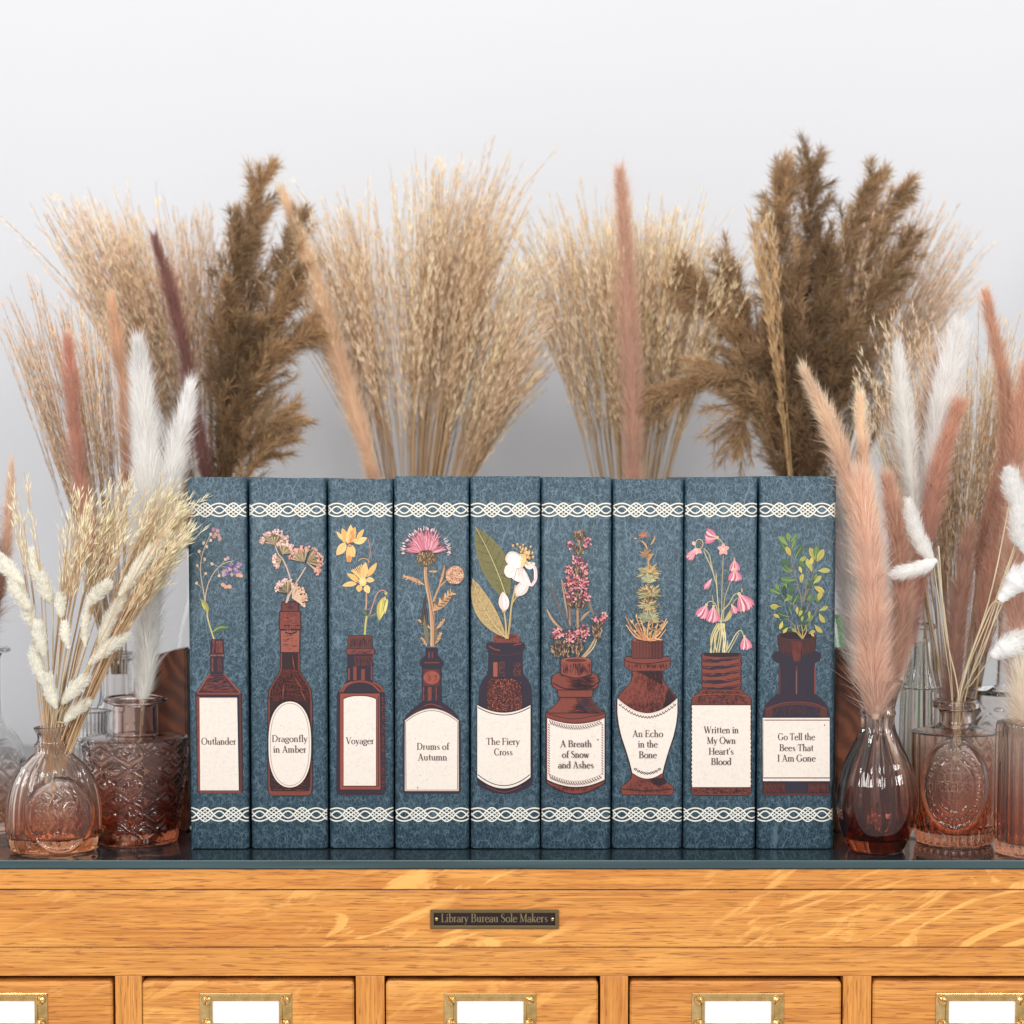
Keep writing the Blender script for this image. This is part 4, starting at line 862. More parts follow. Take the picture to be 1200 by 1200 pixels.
def flower7(A):
    A.org(720, 600, 6.67); C1 = [(214, 172, 110), (186, 146, 84), (150, 146, 96), (176, 176, 130), (226, 188, 124), (120, 112, 66), (130, 92, 54)]; CO = [(222, 150, 96), (206, 130, 76), (236, 176, 116)]
    A.curve([(265, 1000), (268, 800), (262, 600), (265, 400), (255, 280), (215, 225)], (16, 9), (214, 160, 96))
    for cx, cy_, r, n, cs in ((232, 175, 46, 26, [(176, 110, 80), (150, 90, 66), (196, 130, 90)]), (250, 325, 62, 34, [(186, 130, 86), (150, 110, 70), (206, 150, 96)]), (268, 460, 98, 110, C1), (262, 520, 70, 60, [(176, 176, 130), (150, 160, 120), (206, 190, 130)]), (270, 620, 104, 130, C1), (265, 720, 92, 110, C1), (275, 810, 110, 90, [(150, 156, 120), (130, 140, 110), (196, 176, 120)])):
        for _ in range(n):
            a = R(random.uniform(-35, 215)); q = r * random.uniform(.5, 1.1); sx = 1.05; x0, y0 = cx + random.uniform(-.25, .25) * r, cy_ + random.uniform(-.1, .4) * r
            A.leaf((x0, y0), (x0 + q * math.cos(a) * sx * .8, y0 - q * math.sin(a) * .62), random.uniform(8, 14), random.choice(cs))
    for a, b, be in (((175, 208), (150, 208), .1), ((255, 300), (195, 220), .15), ((265, 390), (300, 335), -.1), ((275, 260), (315, 180), .1)): A.leaf(a, b, 13, (214, 160, 100), None, be)
    for x1, y1 in ((85, 815), (90, 880), (130, 850), (165, 810), (200, 830), (240, 900), (300, 850), (340, 840), (405, 830), (415, 850), (380, 880), (400, 915), (355, 900), (120, 900), (180, 900), (270, 850), (320, 930)):
        A.curve([(262 + random.uniform(-20, 20), 1000), ((262 + x1) / 2 + random.uniform(-14, 14), (1010 + y1) / 2 + 30), (x1, y1)], (13, 7), random.choice(CO), jit=.1)
        for _ in range(3): u = random.uniform(.3, .95); x, y = 262 + (x1 - 262) * u, 1000 + (y1 - 1000) * u + 20 * (1 - u); A.leaf((x, y), (x + random.uniform(-34, 34), y - random.uniform(10, 40)), 11, random.choice(C1 + CO))
    A.leaf((300, 985), (378, 998), 14, (236, 170, 100)); A.leaf((235, 1000), (180, 975), 12, (226, 150, 90))
def bellf(A, a, b, wd, n=6):
    P = [(222, 110, 140), (236, 140, 160), (246, 176, 186), (206, 84, 120), (250, 206, 200)]
    dx, dy = b[0] - a[0], b[1] - a[1]; L = math.hypot(dx, dy); nx, ny = -dy / L, dx / L
    A.leaf(a, b, wd * .9, P[0], None, 0, 0, peak=.6)
    for i in range(n):
        u = -1 + 2 * i / (n - 1); e = (b[0] + nx * wd * .55 * u - dx * .06 * abs(u), b[1] + ny * wd * .55 * u - dy * .06 * abs(u)); A.leaf((a[0], a[1]), e, wd * .34, P[i % 5], (250, 210, 206), u * .05, .05, vw=3, peak=.62)
    A.ell(a[0], a[1], wd * .14, wd * .14, (226, 196, 130), 8)
def flower8(A):
    A.org(800, 600, 6.67); ST = (206, 190, 134)
    for P in ([(270, 640), (262, 560), (225, 440), (180, 340), (165, 300)], [(262, 560), (240, 480), (222, 400), (205, 330), (165, 285)], [(290, 860), (275, 700), (268, 600), (262, 480)], [(308, 860), (305, 640), (312, 480), (318, 330)], [(318, 860), (325, 700), (345, 620), (375, 540)], [(300, 870), (310, 780), (360, 720), (400, 650), (440, 632)], [(325, 850), (370, 770), (400, 700), (430, 670)], [(270, 200), (300, 225), (318, 260)], [(300, 870), (275, 790), (255, 720), (215, 697), (185, 720)], [(240, 720), (232, 650)], [(330, 1110), (385, 1010), (420, 950), (455, 925), (475, 965)], [(350, 1108), (385, 1050), (440, 945)]):
        A.curve(P, (9, 6), random.choice([ST, (186, 166, 110), (220, 206, 150)]), jit=.06)
    A.leaf((320, 860), (390, 750), 30, (206, 180, 120), (150, 130, 80), .1, vw=3); A.leaf((340, 1100), (352, 1000), 16, (206, 190, 130))
    for x0, x1, m in ((215, 285, 235), (240, 290, 262), (262, 300, 285), (280, 310, 300), (320, 312, 335), (330, 300, 318), (310, 325, 322), (228, 270, 222), (270, 318, 250)): A.curve([(x0, 1110), (m, 980), (x1, 870)], (9, 11), random.choice([(226, 206, 140), (206, 186, 116), (236, 222, 166)]), jit=.05)
    A.curve([(100, 250), (110, 220), (140, 215), (158, 240), (150, 275), (120, 292), (98, 270), (100, 250)], 7, (206, 180, 150)); A.curve([(110, 250), (128, 230), (146, 252), (130, 280)], 7, (120, 116, 96)); A.leaf((100, 240), (72, 250), 36, (236, 190, 170)); A.leaf((100, 290), (150, 320), 40, (240, 170, 160)); A.leaf((95, 280), (110, 335), 40, (246, 190, 176))
    bellf(A, (100, 285), (42, 375), 50); bellf(A, (270, 200), (172, 185), 100); bellf(A, (225, 525), (168, 605), 34, 4); bellf(A, (403, 375), (405, 470), 70); bellf(A, (405, 450), (410, 545), 90)
    bellf(A, (185, 725), (140, 835), 88); bellf(A, (240, 735), (232, 870), 82); bellf(A, (440, 640), (515, 770), 110); bellf(A, (380, 722), (420, 795), 44, 4); bellf(A, (480, 970), (500, 1080), 76); A.leaf((460, 630), (462, 590), 14, (206, 160, 120)); A.leaf((402, 378), (402, 350), 12, (206, 160, 120))
    for q in range(5): a = q * 1.257 - 1.57; A.leaf((316, 292), (316 + 50 * math.cos(a), 292 + 52 * math.sin(a)), 34, (240, 176, 166), (214, 130, 120), vw=4)
    A.ell(316, 292, 12, 12, (236, 210, 160), 8)
def flower9(A):
    A.org(800, 600, 6.67); BR = (140, 122, 88); G1 = [(92, 130, 66), (72, 108, 62), (120, 148, 66)]; G2 = [(166, 170, 74), (192, 178, 70), (180, 180, 86), (208, 184, 64)]; G3 = [(52, 92, 66), (64, 104, 80), (46, 78, 62)]
    for P in ([(940, 980), (925, 800), (930, 700), (905, 590), (880, 500), (850, 380), (835, 240)], [(930, 970), (985, 880), (1040, 780), (1060, 700)], [(935, 700), (985, 600), (1020, 480), (1030, 330)], [(925, 760), (860, 720), (790, 680), (730, 630)], [(945, 700), (970, 560), (985, 450)], [(900, 960), (850, 860), (780, 820)], [(910, 900), (960, 780), (1000, 700)]): A.curve(P, (12, 5), BR, jit=.05)
    def L(x, y, a, l, cs, wd=None): a = R(a); A.leaf((x, y), (x + l * math.cos(a), y - l * math.sin(a)), wd or l * .42, random.choice(cs), random.choice([(206, 206, 120), (60, 84, 50)]), random.uniform(-.06, .06), .1, vw=3, peak=.58)
    for x, y, a, l, cs in ((835, 330, 125, 110, G1), (820, 260, 135, 100, G1), (830, 240, 100, 80, G1), (845, 230, 55, 80, G1), (850, 290, 70, 90, G1), (845, 350, 115, 90, G2), (870, 340, 50, 90, G1), (880, 360, 60, 120, G1), (850, 420, 150, 100, G1), (870, 470, 160, 100, G1), (900, 420, 60, 90, G1), (905, 400, 40, 80, G2), (880, 530, 175, 120, G1), (850, 460, 140, 80, G3), (925, 560, 80, 80, G2), (930, 480, 110, 60, G2), (985, 440, 100, 80, G2), (990, 430, 75, 80, G2), (960, 440, 130, 80, G1), (1010, 470, 100, 70, G2), (1030, 380, 110, 110, G2), (1040, 370, 85, 110, G1), (1045, 395, 62, 120, G2), (1055, 460, 2, 100, G2), (1020, 560, 45, 90, G2), (1020, 580, -28, 100, G2), (1030, 540, 70, 60, G1), (980, 600, 60, 80, G1), (1055, 720, 100, 90, G1), (1060, 700, 70, 90, G2), (1065, 770, 25, 80, G2), (1065, 790, -60, 90, G2), (1030, 880, -45, 90, G2), (1000, 720, 90, 90, G1), (970, 700, 60, 60, G1)): L(x, y, a, l, cs)
    for x, y, a, l in ((760, 640, 160, 90), (750, 620, 110, 70), (780, 640, 70, 90), (800, 660, 95, 90), (830, 650, 70, 90), (790, 690, 140, 60), (770, 740, 170, 90), (790, 700, 30, 80), (860, 720, 60, 90), (850, 700, 120, 70), (830, 820, 160, 100), (850, 800, 110, 70), (900, 840, 30, 90), (880, 780, 20, 90), (790, 860, 190, 80), (820, 870, 220, 90), (850, 900, 200, 90), (950, 900, 120, 80), (960, 860, 40, 80), (940, 930, 60, 70), (905, 790, 70, 60)): L(x, y, a, l, G3 + G1)
    for x, y, a, l in ((760, 740, 175, 80), (740, 760, 160, 60), (760, 830, 150, 60), (780, 850, 250, 70), (895, 800, 90, 60), (905, 820, 60, 60), (990, 830, 90, 60), (930, 860, 80, 50), (820, 900, 230, 60), (900, 940, 150, 60), (980, 950, 20, 60), (1000, 930, 300, 50)): L(x, y, a, l, G2)
    for x in (905, 935, 965, 885): A.curve([(935, 990), (x, 930), (x - 10, 880)], (12, 6), (176, 150, 90))

BOOKS = [  # left, right at the middle of the spine; top row; eye offset; title lines (text, centre, baseline, width)
 (221.5, 290.0, 559, 257, [('Outlander', 256.5, 872.5, 41)], bottle1, flower1),
 (293.0, 382.5, 560, 337.5, [('Dragonfly', 340, 869, 42), ('in Amber', 340, 881.5, 39)], bottle2, flower2),
 (385.0, 460.5, 561, 428, [('Voyager', 422, 871.7, 33)], bottle3, flower3),
 (462.5, 549.5, 558, 507, [('Drums of', 507.5, 878.5, 38), ('Autumn', 507, 891, 34.5)], bottle4, flower4),
 (551.5, 633.0, 558, 593, [('The Fiery', 589.5, 872.5, 39.5), ('Cross', 590, 884.8, 22)], bottle5, flower5),
 (634.5, 716.0, 559, 677, [('A Breath', 675, 875, 37), ('of Snow', 674.5, 887.5, 32), ('and Ashes', 675, 899.8, 42)], bottle6, flower6),
 (718.0, 800.5, 561, 762, [('An Echo', 759, 863.3, 36), ('in the', 759, 875.5, 23), ('Bone', 759, 888, 21)], bottle7, flower7),
 (802.0, 886.5, 559, 848, [('Written in', 845, 859, 41), ('My Own', 845, 871.3, 34), ("Heart's", 845, 884, 29.5), ('Blood', 845, 896, 24)], bottle8, flower8),
 (889.0, 978.5, 558, 930, [('Go Tell the', 933, 867, 43.5), ('Bees That', 933, 879.8, 40), ('I Am Gone', 933, 892, 45)], bottle9, flower9)]
BLAB = ['teal book at the left end, purple forget-me-nots above a square bottle on its spine',
 'teal book with pale pink flower heads above a slender bottle with an oval label',
 'narrow teal book with yellow flowers above a capped brown bottle on its spine',
 'teal book with a pink thistle above a dark bottle with an arched label',
 'teal book in the middle of the row with two big leaves and white blossom',
 'teal book with a pink lavender spike above a red jar with a braided label',
 'teal book with a rosemary sprig above a red urn-shaped bottle on its spine',
 'teal book with pink nodding bell flowers above a screw-necked bottle',
 'teal book at the right end with leafy green sprig in a black-brown bottle']

RC = 0.0036; DEPTH = 0.158
def spine_y(dx, hw):
    """front face of a spine: nearly flat, rounded towards the joints"""
    u = abs(dx) / hw; bul = 0.0
    e = max(0.0, abs(dx) - (hw - RC)) / RC; e = min(e, 1.0)
    return bul + RC * .75 * (1 - math.sqrt(max(0, 1 - e * e)))
for k, (pl, pr, ptop, eye, lines, bfun, ffun) in enumerate(BOOKS):
    xl, xr = at(pl, 778).x, at(pr, 778).x; cx = (xl + xr) / 2; hw = (xr - xl) / 2
    Htop = at(600, ptop).z; zbot = 0.0005
    yoff = [0.0, .0004, .0016, 0, .0005, 0, .0012, .0003, 0][k]
    bk = empty('book', (cx, yoff, zbot), BLAB[k], 'book', 'row of illustrated teal books on the glass'); H = Htop - zbot
    # jacket: outer and inner outline in plan, extruded
    n = 30; outer = []
    for i in range(n + 1):
        a = -1 + 2 * i / n; a = math.copysign(abs(a) ** .6, a)      # more points near the edges
        dx = a * hw; outer.append((dx, spine_y(dx, hw)))
    for dxs, sg in ((hw, 1),): outer = [(-hw, DEPTH)] + [(-hw, 0.02)] + outer + [(hw, 0.02)] + [(hw, DEPTH)]
    T = 0.0026; inner = []
    for x, y in outer: inner.append((max(-hw + T, min(hw - T, x * (hw - T) / hw)), max(y, 0) + (T if y < .019 else 0)))
    V = []; m = len(outer); zs = [0, .0008, H - .0008, H]
    for z in zs:
        ins = .0005 if z in (0, H) else 0
        for x, y in outer: V.append((x * (1 - ins / hw), y + ins, z))
    for z in (0, H):
        for x, y in inner: V.append((x, y, z))
    F = []
    for j in range(3):
        for i in range(m - 1): F.append([j * m + i, j * m + i + 1, (j + 1) * m + i + 1, (j + 1) * m + i])
    i0, i1 = 4 * m, 5 * m
    for i in range(m - 1):
        F.append([i0 + i, i1 + i, i1 + i + 1, i0 + i + 1])          # inside
        F.append([3 * m + i, 3 * m + i + 1, i1 + i + 1, i1 + i])    # top rim
        F.append([i, i0 + i, i0 + i + 1, i + 1])                    # bottom rim
    for q in (0, m - 1):
        F.append([q, m + q, 2 * m + q, 3 * m + q, i1 + q, i0 + q])
    me = mesh_np('jacket', V, F, smooth=True); bm = bmesh.new(); bm.from_mesh(me); bmesh.ops.recalc_face_normals(bm, faces=bm.faces[:])
    for e in bm.edges:
        if len(e.link_faces) == 2 and e.calc_face_angle(0) > R(50): e.smooth = False
    bm.to_mesh(me); bm.free()
    link('jacket', me, M_LEATHER, bk)
    me, c = bevel_box('page_block', -hw + T + .0003, hw - T - .0003, T + RC + .001, DEPTH - .004, .003, H - .003, .0005)
    link('page_block', me, M_PAGE, bk, c)
    def put(A, name, lift):
        V = []
        lv = {}
        for (px, py), L_ in zip(A.V, A.L):
            p = at(px, py, yoff); dx = p.x - cx; dx = max(-hw * .999, min(hw * .999, dx))
            V.append((dx, spine_y(dx, hw) - lift - L_ * 1.0e-6, p.z - zbot))
        F = []
        for f in A.F:
            a, b, c_ = (Vector(V[q]) for q in f[:3])
            F.append(f if (b - a).cross(c_ - a).y < 0 else f[::-1])
        return link(name, mesh_np(name, V, F, A.C), M_INK, bk)
    for yc in (597.5, 954.5):
        A = Art(); xa = (at(pl, 778).x) * FPX / (CAM_D) ; 
        # edges of this band in pixels
        f_ = lambda X_: 600 + X_ / (at(601, yc).x - at(600, yc).x)
        knot_band(A, f_(xl) + .4, f_(xr) - .4, yc, cxs=eye); put(A, 'knot_band', .00005)
    B, L_, F_, T_ = Art(), Art(), Art(), Art()
    bfun(B, L_); ffun(F_)
    for s_, c0, bl_, wd in lines: text(T_, s_, c0, bl_, 8.0, TX, wd, 1.08)
    put(F_, 'printed_flower', .00005); nB = B.k * 1e-6 + F_.k * 1e-7
    put(B, 'printed_bottle', .00007 + F_.k * 1e-7); put(L_, 'printed_label', .00011 + nB); put(T_, 'printed_title', .00014 + nB + L_.k * 1e-6)

# the cabinet's nameplate, now that the lettering exists
me, c = bevel_box('nameplate', -PW / 2, PW / 2, -.0007, .0, -PH / 2, PH / 2, .0002); M_PLATE = m_simple('blackened_plate', lin((40, 30, 30)), .45, Metallic=.6)
npl = link('nameplate', me, M_PLATE, cab, pc - cab.location)
fr = frame_mesh('plate_rim', PW + .0006, PH + .0006, PW - .0016, PH - .0016, .0006); M_OLDBRASS = m_simple('dull_brass', lin((104, 88, 60)), .5, Metallic=.7)
link('plate_rim', fr, M_OLDBRASS, npl, (0, -.0006, 0))
A = Art(); text(A, 'Library Bureau Sole Makers', 0, 0, 1.0, (134, 112, 72), None, 1.1)
wid = max(p[0] for p in A.V) - min(p[0] for p in A.V); k = (PW * .86) / wid; kz = PH * .56
V = [(p[0] * k, -.0009 - q * 2e-7, -p[1] * kz - PH * .20) for p, q in zip(A.V, A.L)]
F = []
for f in A.F:
    a_, b_, c_ = (Vector(V[q]) for q in f[:3]); F.append(f if (b_ - a_).cross(c_ - a_).y < 0 else f[::-1])
link('plate_lettering', mesh_np('plate_lettering', V, F, A.C), M_INK, npl)
for sx in (-1, 1):
    q = link('pin', SCREW, M_BRASS, npl, (sx * (PW / 2 - .0024), -.0006, 0)); q.scale = (.4, .5, .4)

# ------------------------------------------------------------------ wooden bookends
def m_bookend():
    t = NT('dark_figured_wood'); v = t.coords((6, 6, 6), (0, R(40), 0))
    w_ = t.n('ShaderNodeTexWave', bands_direction='X'); w_.inputs['Scale'].default_value = 5; w_.inputs['Distortion'].default_value = 9; w_.inputs['Detail'].default_value = 4
    t.l(v, w_.inputs[0])
    c = t.ramp(w_.outputs['Fac'], [(0.1, lin((92, 46, 26))), (0.5, lin((106, 56, 32))), (0.9, lin((128, 72, 42)))])
    c2 = t.mix(t.ramp(t.noise(t.coords((3, 3, 3)), 8, 3), [(0.45, (0, 0, 0)), (0.6, (.6, .6, .6))]), c, lin((70, 36, 24)))
    t.bsdf(c2, 0.38); return t.m
M_BOOKEND = m_bookend()
def bookend(sg, x_inner, y0, label):
    n = 22; Wd, Hh, T = 0.036, 0.1245, 0.018
    pts = [(0, 0)] + [(Wd * u, Hh * (1 - .085 * u ** 1.4 - .10 * max(0, u - .8) ** 2 / .04)) for u in [i / n for i in range(n + 1)]] + [(Wd * .97, 0)]
    bm = bmesh.new(); f0 = [bm.verts.new((sg * x, 0, z)) for x, z in pts]; f1 = [bm.verts.new((sg * x, T, z)) for x, z in pts]
    bm.faces.new(f0); bm.faces.new(f1[::-1])
    for i in range(len(pts)): j = (i + 1) % len(pts); bm.faces.new((f0[i], f1[i], f1[j], f0[j]))
    bmesh.ops.recalc_face_normals(bm, faces=bm.faces[:])
    bmesh.ops.bevel(bm, geom=[e for e in bm.edges if e.calc_face_angle(0) > R(60)], offset=.0012, segments=2, affect='EDGES')
    me = bpy.data.meshes.new('bookend'); bm.to_mesh(me); bm.free()
    tag(link('bookend', me, M_BOOKEND, None, (x_inner, y0, .0004)), label, 'bookend')
bookend(-1, at(220, 880, .07).x, .068, 'brown wooden bookend against the left end of the book row')
bookend(1, at(979, 880, .07).x, .068, 'brown wooden bookend against the right end of the book row')

# ------------------------------------------------------------------ glass vases
def vase(name, label, cat, cx, prof, Y, mat_cols, ysc=1.0, relief=None, post=None, wall=.0022, seg=96, base=.008, sub=None, mouth=None, rough=.012, ior=1.46):
    """prof: [(photo row, half width in pixels)], rim first; turned round an upright axis standing on the glass at depth Y"""
    zs = [(at(600, py, Y).z, hw * mpp(Y)) for py, hw in prof]
    x0 = at(cx, 900, Y).x
    zs[-1] = (.0008, zs[-1][1])
    # dense smooth outer profile
    P = [zs[0]] + zs + [zs[-1]]; out = []; sub = sub or 5
    for i in range(1, len(P) - 2):
        for j in range(sub):
            t = j / sub; a, b, c, d = P[i - 1:i + 3]
            out.append(tuple(0.5 * ((2 * b[k]) + (-a[k] + c[k]) * t + (2 * a[k] - 5 * b[k] + 4 * c[k] - d[k]) * t * t + (-a[k] + 3 * b[k] - 3 * c[k] + d[k]) * t ** 3) for k in (0, 1)))
    out.append(zs[-1])
    step = .0008 if (relief or post) else .002      # even steps along the profile
    o2 = [out[0]]
    for p, q in zip(out, out[1:]):
        m_ = max(1, int(math.hypot(q[0] - p[0], q[1] - p[1]) / step)); o2 += [(p[0] + (q[0] - p[0]) * i / m_, p[1] + (q[1] - p[1]) * i / m_) for i in range(1, m_ + 1)]
    out = o2
    V = []; rings = []
    def ring(z, r, rel=None):
        i0 = len(V)
        for i in range(seg):
            th = 2 * math.pi * i / seg; rr = r + (rel(th, z, r) if rel else 0)
            V.append((rr * math.cos(th), rr * math.sin(th) * ysc, z))
        rings.append(i0)
    # inside from the floor up, over the lip, then down the outside
    inn = [(z, max(.001, r - wall)) for z, r in out if z > base]
    zf = base
    rf = inn[-1][1]
    ring(zf, rf * .02); ring(zf, rf * .5); ring(zf + .0006, rf * .85)
    for z, r in inn[::-1]: ring(z, r)
    zt, rt = out[0]; ring(zt + .0007, rt - wall * .5)
    n_in = len(rings)
    for z, r in out: ring(z, r, relief)
    ring(0.0002, out[-1][1] * .93); ring(.0012, out[-1][1] * .75); ring(.0014, out[-1][1] * .02)
    if post:
        for k in range(rings[n_in], len(V)): V[k] = post(*V[k])
    F = []
    for a, b in zip(rings, rings[1:]):
        for i in range(seg): j = (i + 1) % seg; F.append([a + i, a + j, b + j, b + i])
    F.append([rings[0] + i for i in range(seg)][::-1]); F.append([rings[-1] + i for i in range(seg)])
    me = mesh_np(name, V, F, smooth=True)
    bm = bmesh.new(); bm.from_mesh(me); bmesh.ops.recalc_face_normals(bm, faces=bm.faces[:])
    for f in bm.faces: f.smooth = True
    bm.to_mesh(me); bm.free()
    top, bot, h0, h1 = mat_cols
    zmax = zs[0][0]
    m = m_glass(name + '_tint', top, bot, zmax * h0, zmax * h1, rough, ior)
    ob = tag(link(name, me, m, None, (x0, Y, .0003)), label, cat); ob.rotation_euler = (0, 0, -math.atan2(x0, Y + CAM_D)); return ob
CLEAR = (.985, .985, .98)
PINK = (.98, .87, .81); AMBER = (.84, .38, .19)
def ribs(n, amp, z0=-1, z1=9, sharp=1.0, fade=.006):
    def f(th, z, r):
        k = min(1, max(0, (z - z0) / fade)) * min(1, max(0, (z1 - z) / fade)); c = math.cos(n * th); return amp * k * (abs(c) ** sharp * (1 if c > 0 else -1)) 
    return f
def diamonds(n, hz, amp, z0, z1):
    def f(th, z, r):
        if not z0 < z < z1: return 0
        u = n * th / (2 * math.pi) ; v = (z - z0) / hz
        row = math.floor(v); uu = (u + .5 * (row % 2)) % 1.0 - .5; vv = v - row - .5
        d = abs(uu) + abs(vv) * .9
        g = max(0, 1 - d / .42) * 1.3 if d < .30 else (.25 + .6 * math.exp(-((d - .46) / .05) ** 2))
        return amp * (g - .35) * min(1, (z - z0) / .003, (z1 - z) / .003)
    return f

# left: round ribbed vase with a cameo on its face
def cameo(cx_, cz_, rx, rz, yplane, kind):
    def post(x, y, z):
        if y > 0: return (x, y, z)
        ex, ez = (x - cx_) / rx, (z - cz_) / rz; e = math.hypot(ex, ez)
        if e > 1.16: return (x, y, z)
        if e > 1.0: k = (1.16 - e) / .16; yy = y * (1 - k) + (yplane) * k - .0009 * math.exp(-((e - 1.06) / .05) ** 2); return (x, min(y, yy), z)
        yy = yplane + .0010 * e * e
        if kind == 'head':      # a raised woman's head in profile with curled hair
            def bl(px, pz, sx, sz, h): return h * math.exp(-(((ex - px) / sx) ** 2 + ((ez - pz) / sz) ** 2) * 1.6)
            hgt = bl(.05, .25, .30, .36, .0022) + bl(-.18, .30, .26, .34, .0016) + bl(.12, -.28, .18, .3, .0015) + bl(.05, -.65, .45, .2, .0016) + bl(.36, .12, .08, .10, .0012)
            hgt += .00055 * math.sin(ex * 24 + 5 * math.sin(ez * 9)) * math.cos(ez * 21 + 3 * ex) * (1 if e < .85 else 0)
            yy -= hgt
        else:                   # wreath of dots round a small bouquet
            a = math.atan2(ez, ex)
            yy -= .0010 * math.exp(-((e - .86) / .05) ** 2) * (.5 + .5 * math.cos(a * 30)) + .0009 * math.exp(-((e - .66) / .03) ** 2)
            if e < .6: yy -= .0008 * math.sin(ex * 30 + 2 * math.sin(ez * 16)) * math.sin(ez * 27) * (1 - e)
        return (x, yy, z)
    return post
_z = lambda py, Y: at(600, py, Y).z
Ya = -.006; ma = mpp(Ya)
vase('round_vase', 'round ribbed pink glass vase with a cameo medallion, left of the patterned vase', 'vase', 62,
     [(853, 22), (857, 20), (862, 17.5), (870, 18), (873, 20.5), (877, 19), (882, 20), (890, 29), (902, 40), (920, 49), (945, 54), (975, 54.5), (992, 52), (1000, 49)], Ya,
     (PINK, AMBER, .05, .62), .62, ribs(26, .0008, .01, .072, 1), cameo(7 * ma, _z(952, Ya), 35 * ma, 40 * ma, -.62 * 51 * ma - .0014, 'head'), seg=208, sub=8, ior=1.48)
Yb = .030
vase('patterned_vase', 'wide tapering smoky pink vase with raised diamond pattern, beside the left bookend', 'vase', 159.5,
     [(818, 36), (822, 37), (826, 27), (830, 26), (856, 26.5), (860, 30), (863, 55), (867, 61.5), (880, 61), (930, 55), (980, 48.5), (997, 46)], Yb,
     ((.94, .78, .72), (.60, .22, .12), .05, .75), 1, diamonds(11, .0100, .0019, .006, .071), seg=330, sub=9, wall=.003)
vase('clear_decanter', 'clear glass decanter with a wide lip, cut off by the left edge', 'vase', -23,
     [(760, 36), (764, 36), (768, 26), (790, 24.5), (830, 25), (848, 31), (868, 46), (890, 52), (940, 52), (990, 50)], .075,
     (CLEAR, (.72, .50, .40), .05, .5), 1, diamonds(11, .016, .0008, .004, .05), seg=150, sub=6)
vase('tall_bottle', 'tall clear glass bottle behind the wide patterned vase', 'bottle', 138,
     [(766, 22), (771, 22), (775, 19), (800, 18.5), (822, 20), (840, 29), (860, 34), (970, 33)], .135, ((.97, .95, .93), (.9, .82, .76), 0, .8), 1, ribs(12, .0005), seg=96)
vase('ribbed_jar', 'small ribbed clear jar half hidden between the two pink vases on the left', 'jar', 106,
     [(834, 25), (838, 25), (860, 24.5), (864, 30), (875, 38), (965, 36)], .098, (CLEAR, (.85, .72, .64), 0, .8), 1, ribs(34, .0008), seg=204)
# right
vase('teardrop_vase', 'teardrop vase shading from pink to dark amber, next to the last book', 'vase', 1027.5,
     [(798, 29), (801, 29), (815, 24), (830, 19.5), (836, 20.5), (842, 18.5), (855, 19.5), (875, 28), (895, 38), (920, 45), (945, 47), (968, 43), (985, 37), (997, 32)], -.003,
     (PINK, (.40, .10, .04), .05, .66), 1, ribs(9, .0012, .012, .10, 1, .02), seg=144, sub=7, ior=1.48)
Yc = .026; mc = mpp(Yc)
vase('medallion_vase', 'squat pink glass vase with an oval wreath medallion, holding white bunny tails', 'vase', 1119,
     [(821, 25), (824, 27.5), (829, 27), (832, 20), (842, 18.5), (850, 22), (855, 40), (858, 50), (862, 51.5), (900, 51), (955, 49), (968, 46), (998, 44)], Yc,
     (PINK, (.74, .32, .18), .0, .85), 1, ribs(30, .0008, .001, .022, 1, .003), cameo(0, _z(915, Yc), 33 * mc, 47 * mc, -51 * mc - .0008, 'wreath'), seg=240, sub=8)
vase('fluted_vase', 'straight fluted pink vase cut off by the right edge', 'vase', 1216,
     [(844, 30), (847, 42), (852, 47), (900, 48), (960, 48), (998, 47)], -.014, (PINK, (.78, .38, .24), .0, .9), 1, ribs(28, .0009), seg=224)
vase('slender_bottle', 'slender clear fluted bottle behind the teardrop vase', 'bottle', 1079,
     [(732, 15), (736, 16), (740, 13.5), (765, 13.5), (785, 16), (805, 21), (822, 24), (970, 27)], .095, ((.95, .93, .91), (.86, .76, .70), 0, .9), 1, ribs(14, .0006, -.01, .13), seg=112)
vase('embossed_bottle', 'clear embossed bottle with a narrow neck behind the squat medallion vase', 'bottle', 1178,
     [(702, 15), (707, 15), (711, 12), (790, 12.5), (806, 16), (814, 34), (820, 45), (960, 45)], .10, (CLEAR, (.92, .85, .8), 0, .9), 1, diamonds(9, .017, .0007, .004, .085), seg=150)
vase('green_bottle', 'green glass bottle just showing beside the right end of the books', 'bottle', 976,
     [(722, 10), (730, 11), (740, 13), (752, 18), (775, 20), (940, 20)], .235, ((.30, .72, .34), (.30, .72, .34), 0, .9), 1, None, seg=48)
for cx_, lab in ((248, 'plain clear vase behind the two leftmost books'), (490, 'plain clear vase behind the thistle book'), (740, 'plain clear vase behind the rosemary book'), (944, 'plain clear vase behind the last book')):
    vase('plain_vase', lab, 'vase', cx_, [(640, 30), (650, 27), (700, 27), (760, 40), (900, 44), (950, 38)], .225, (CLEAR, CLEAR, 0, 1), 1, None, seg=40, sub=3)

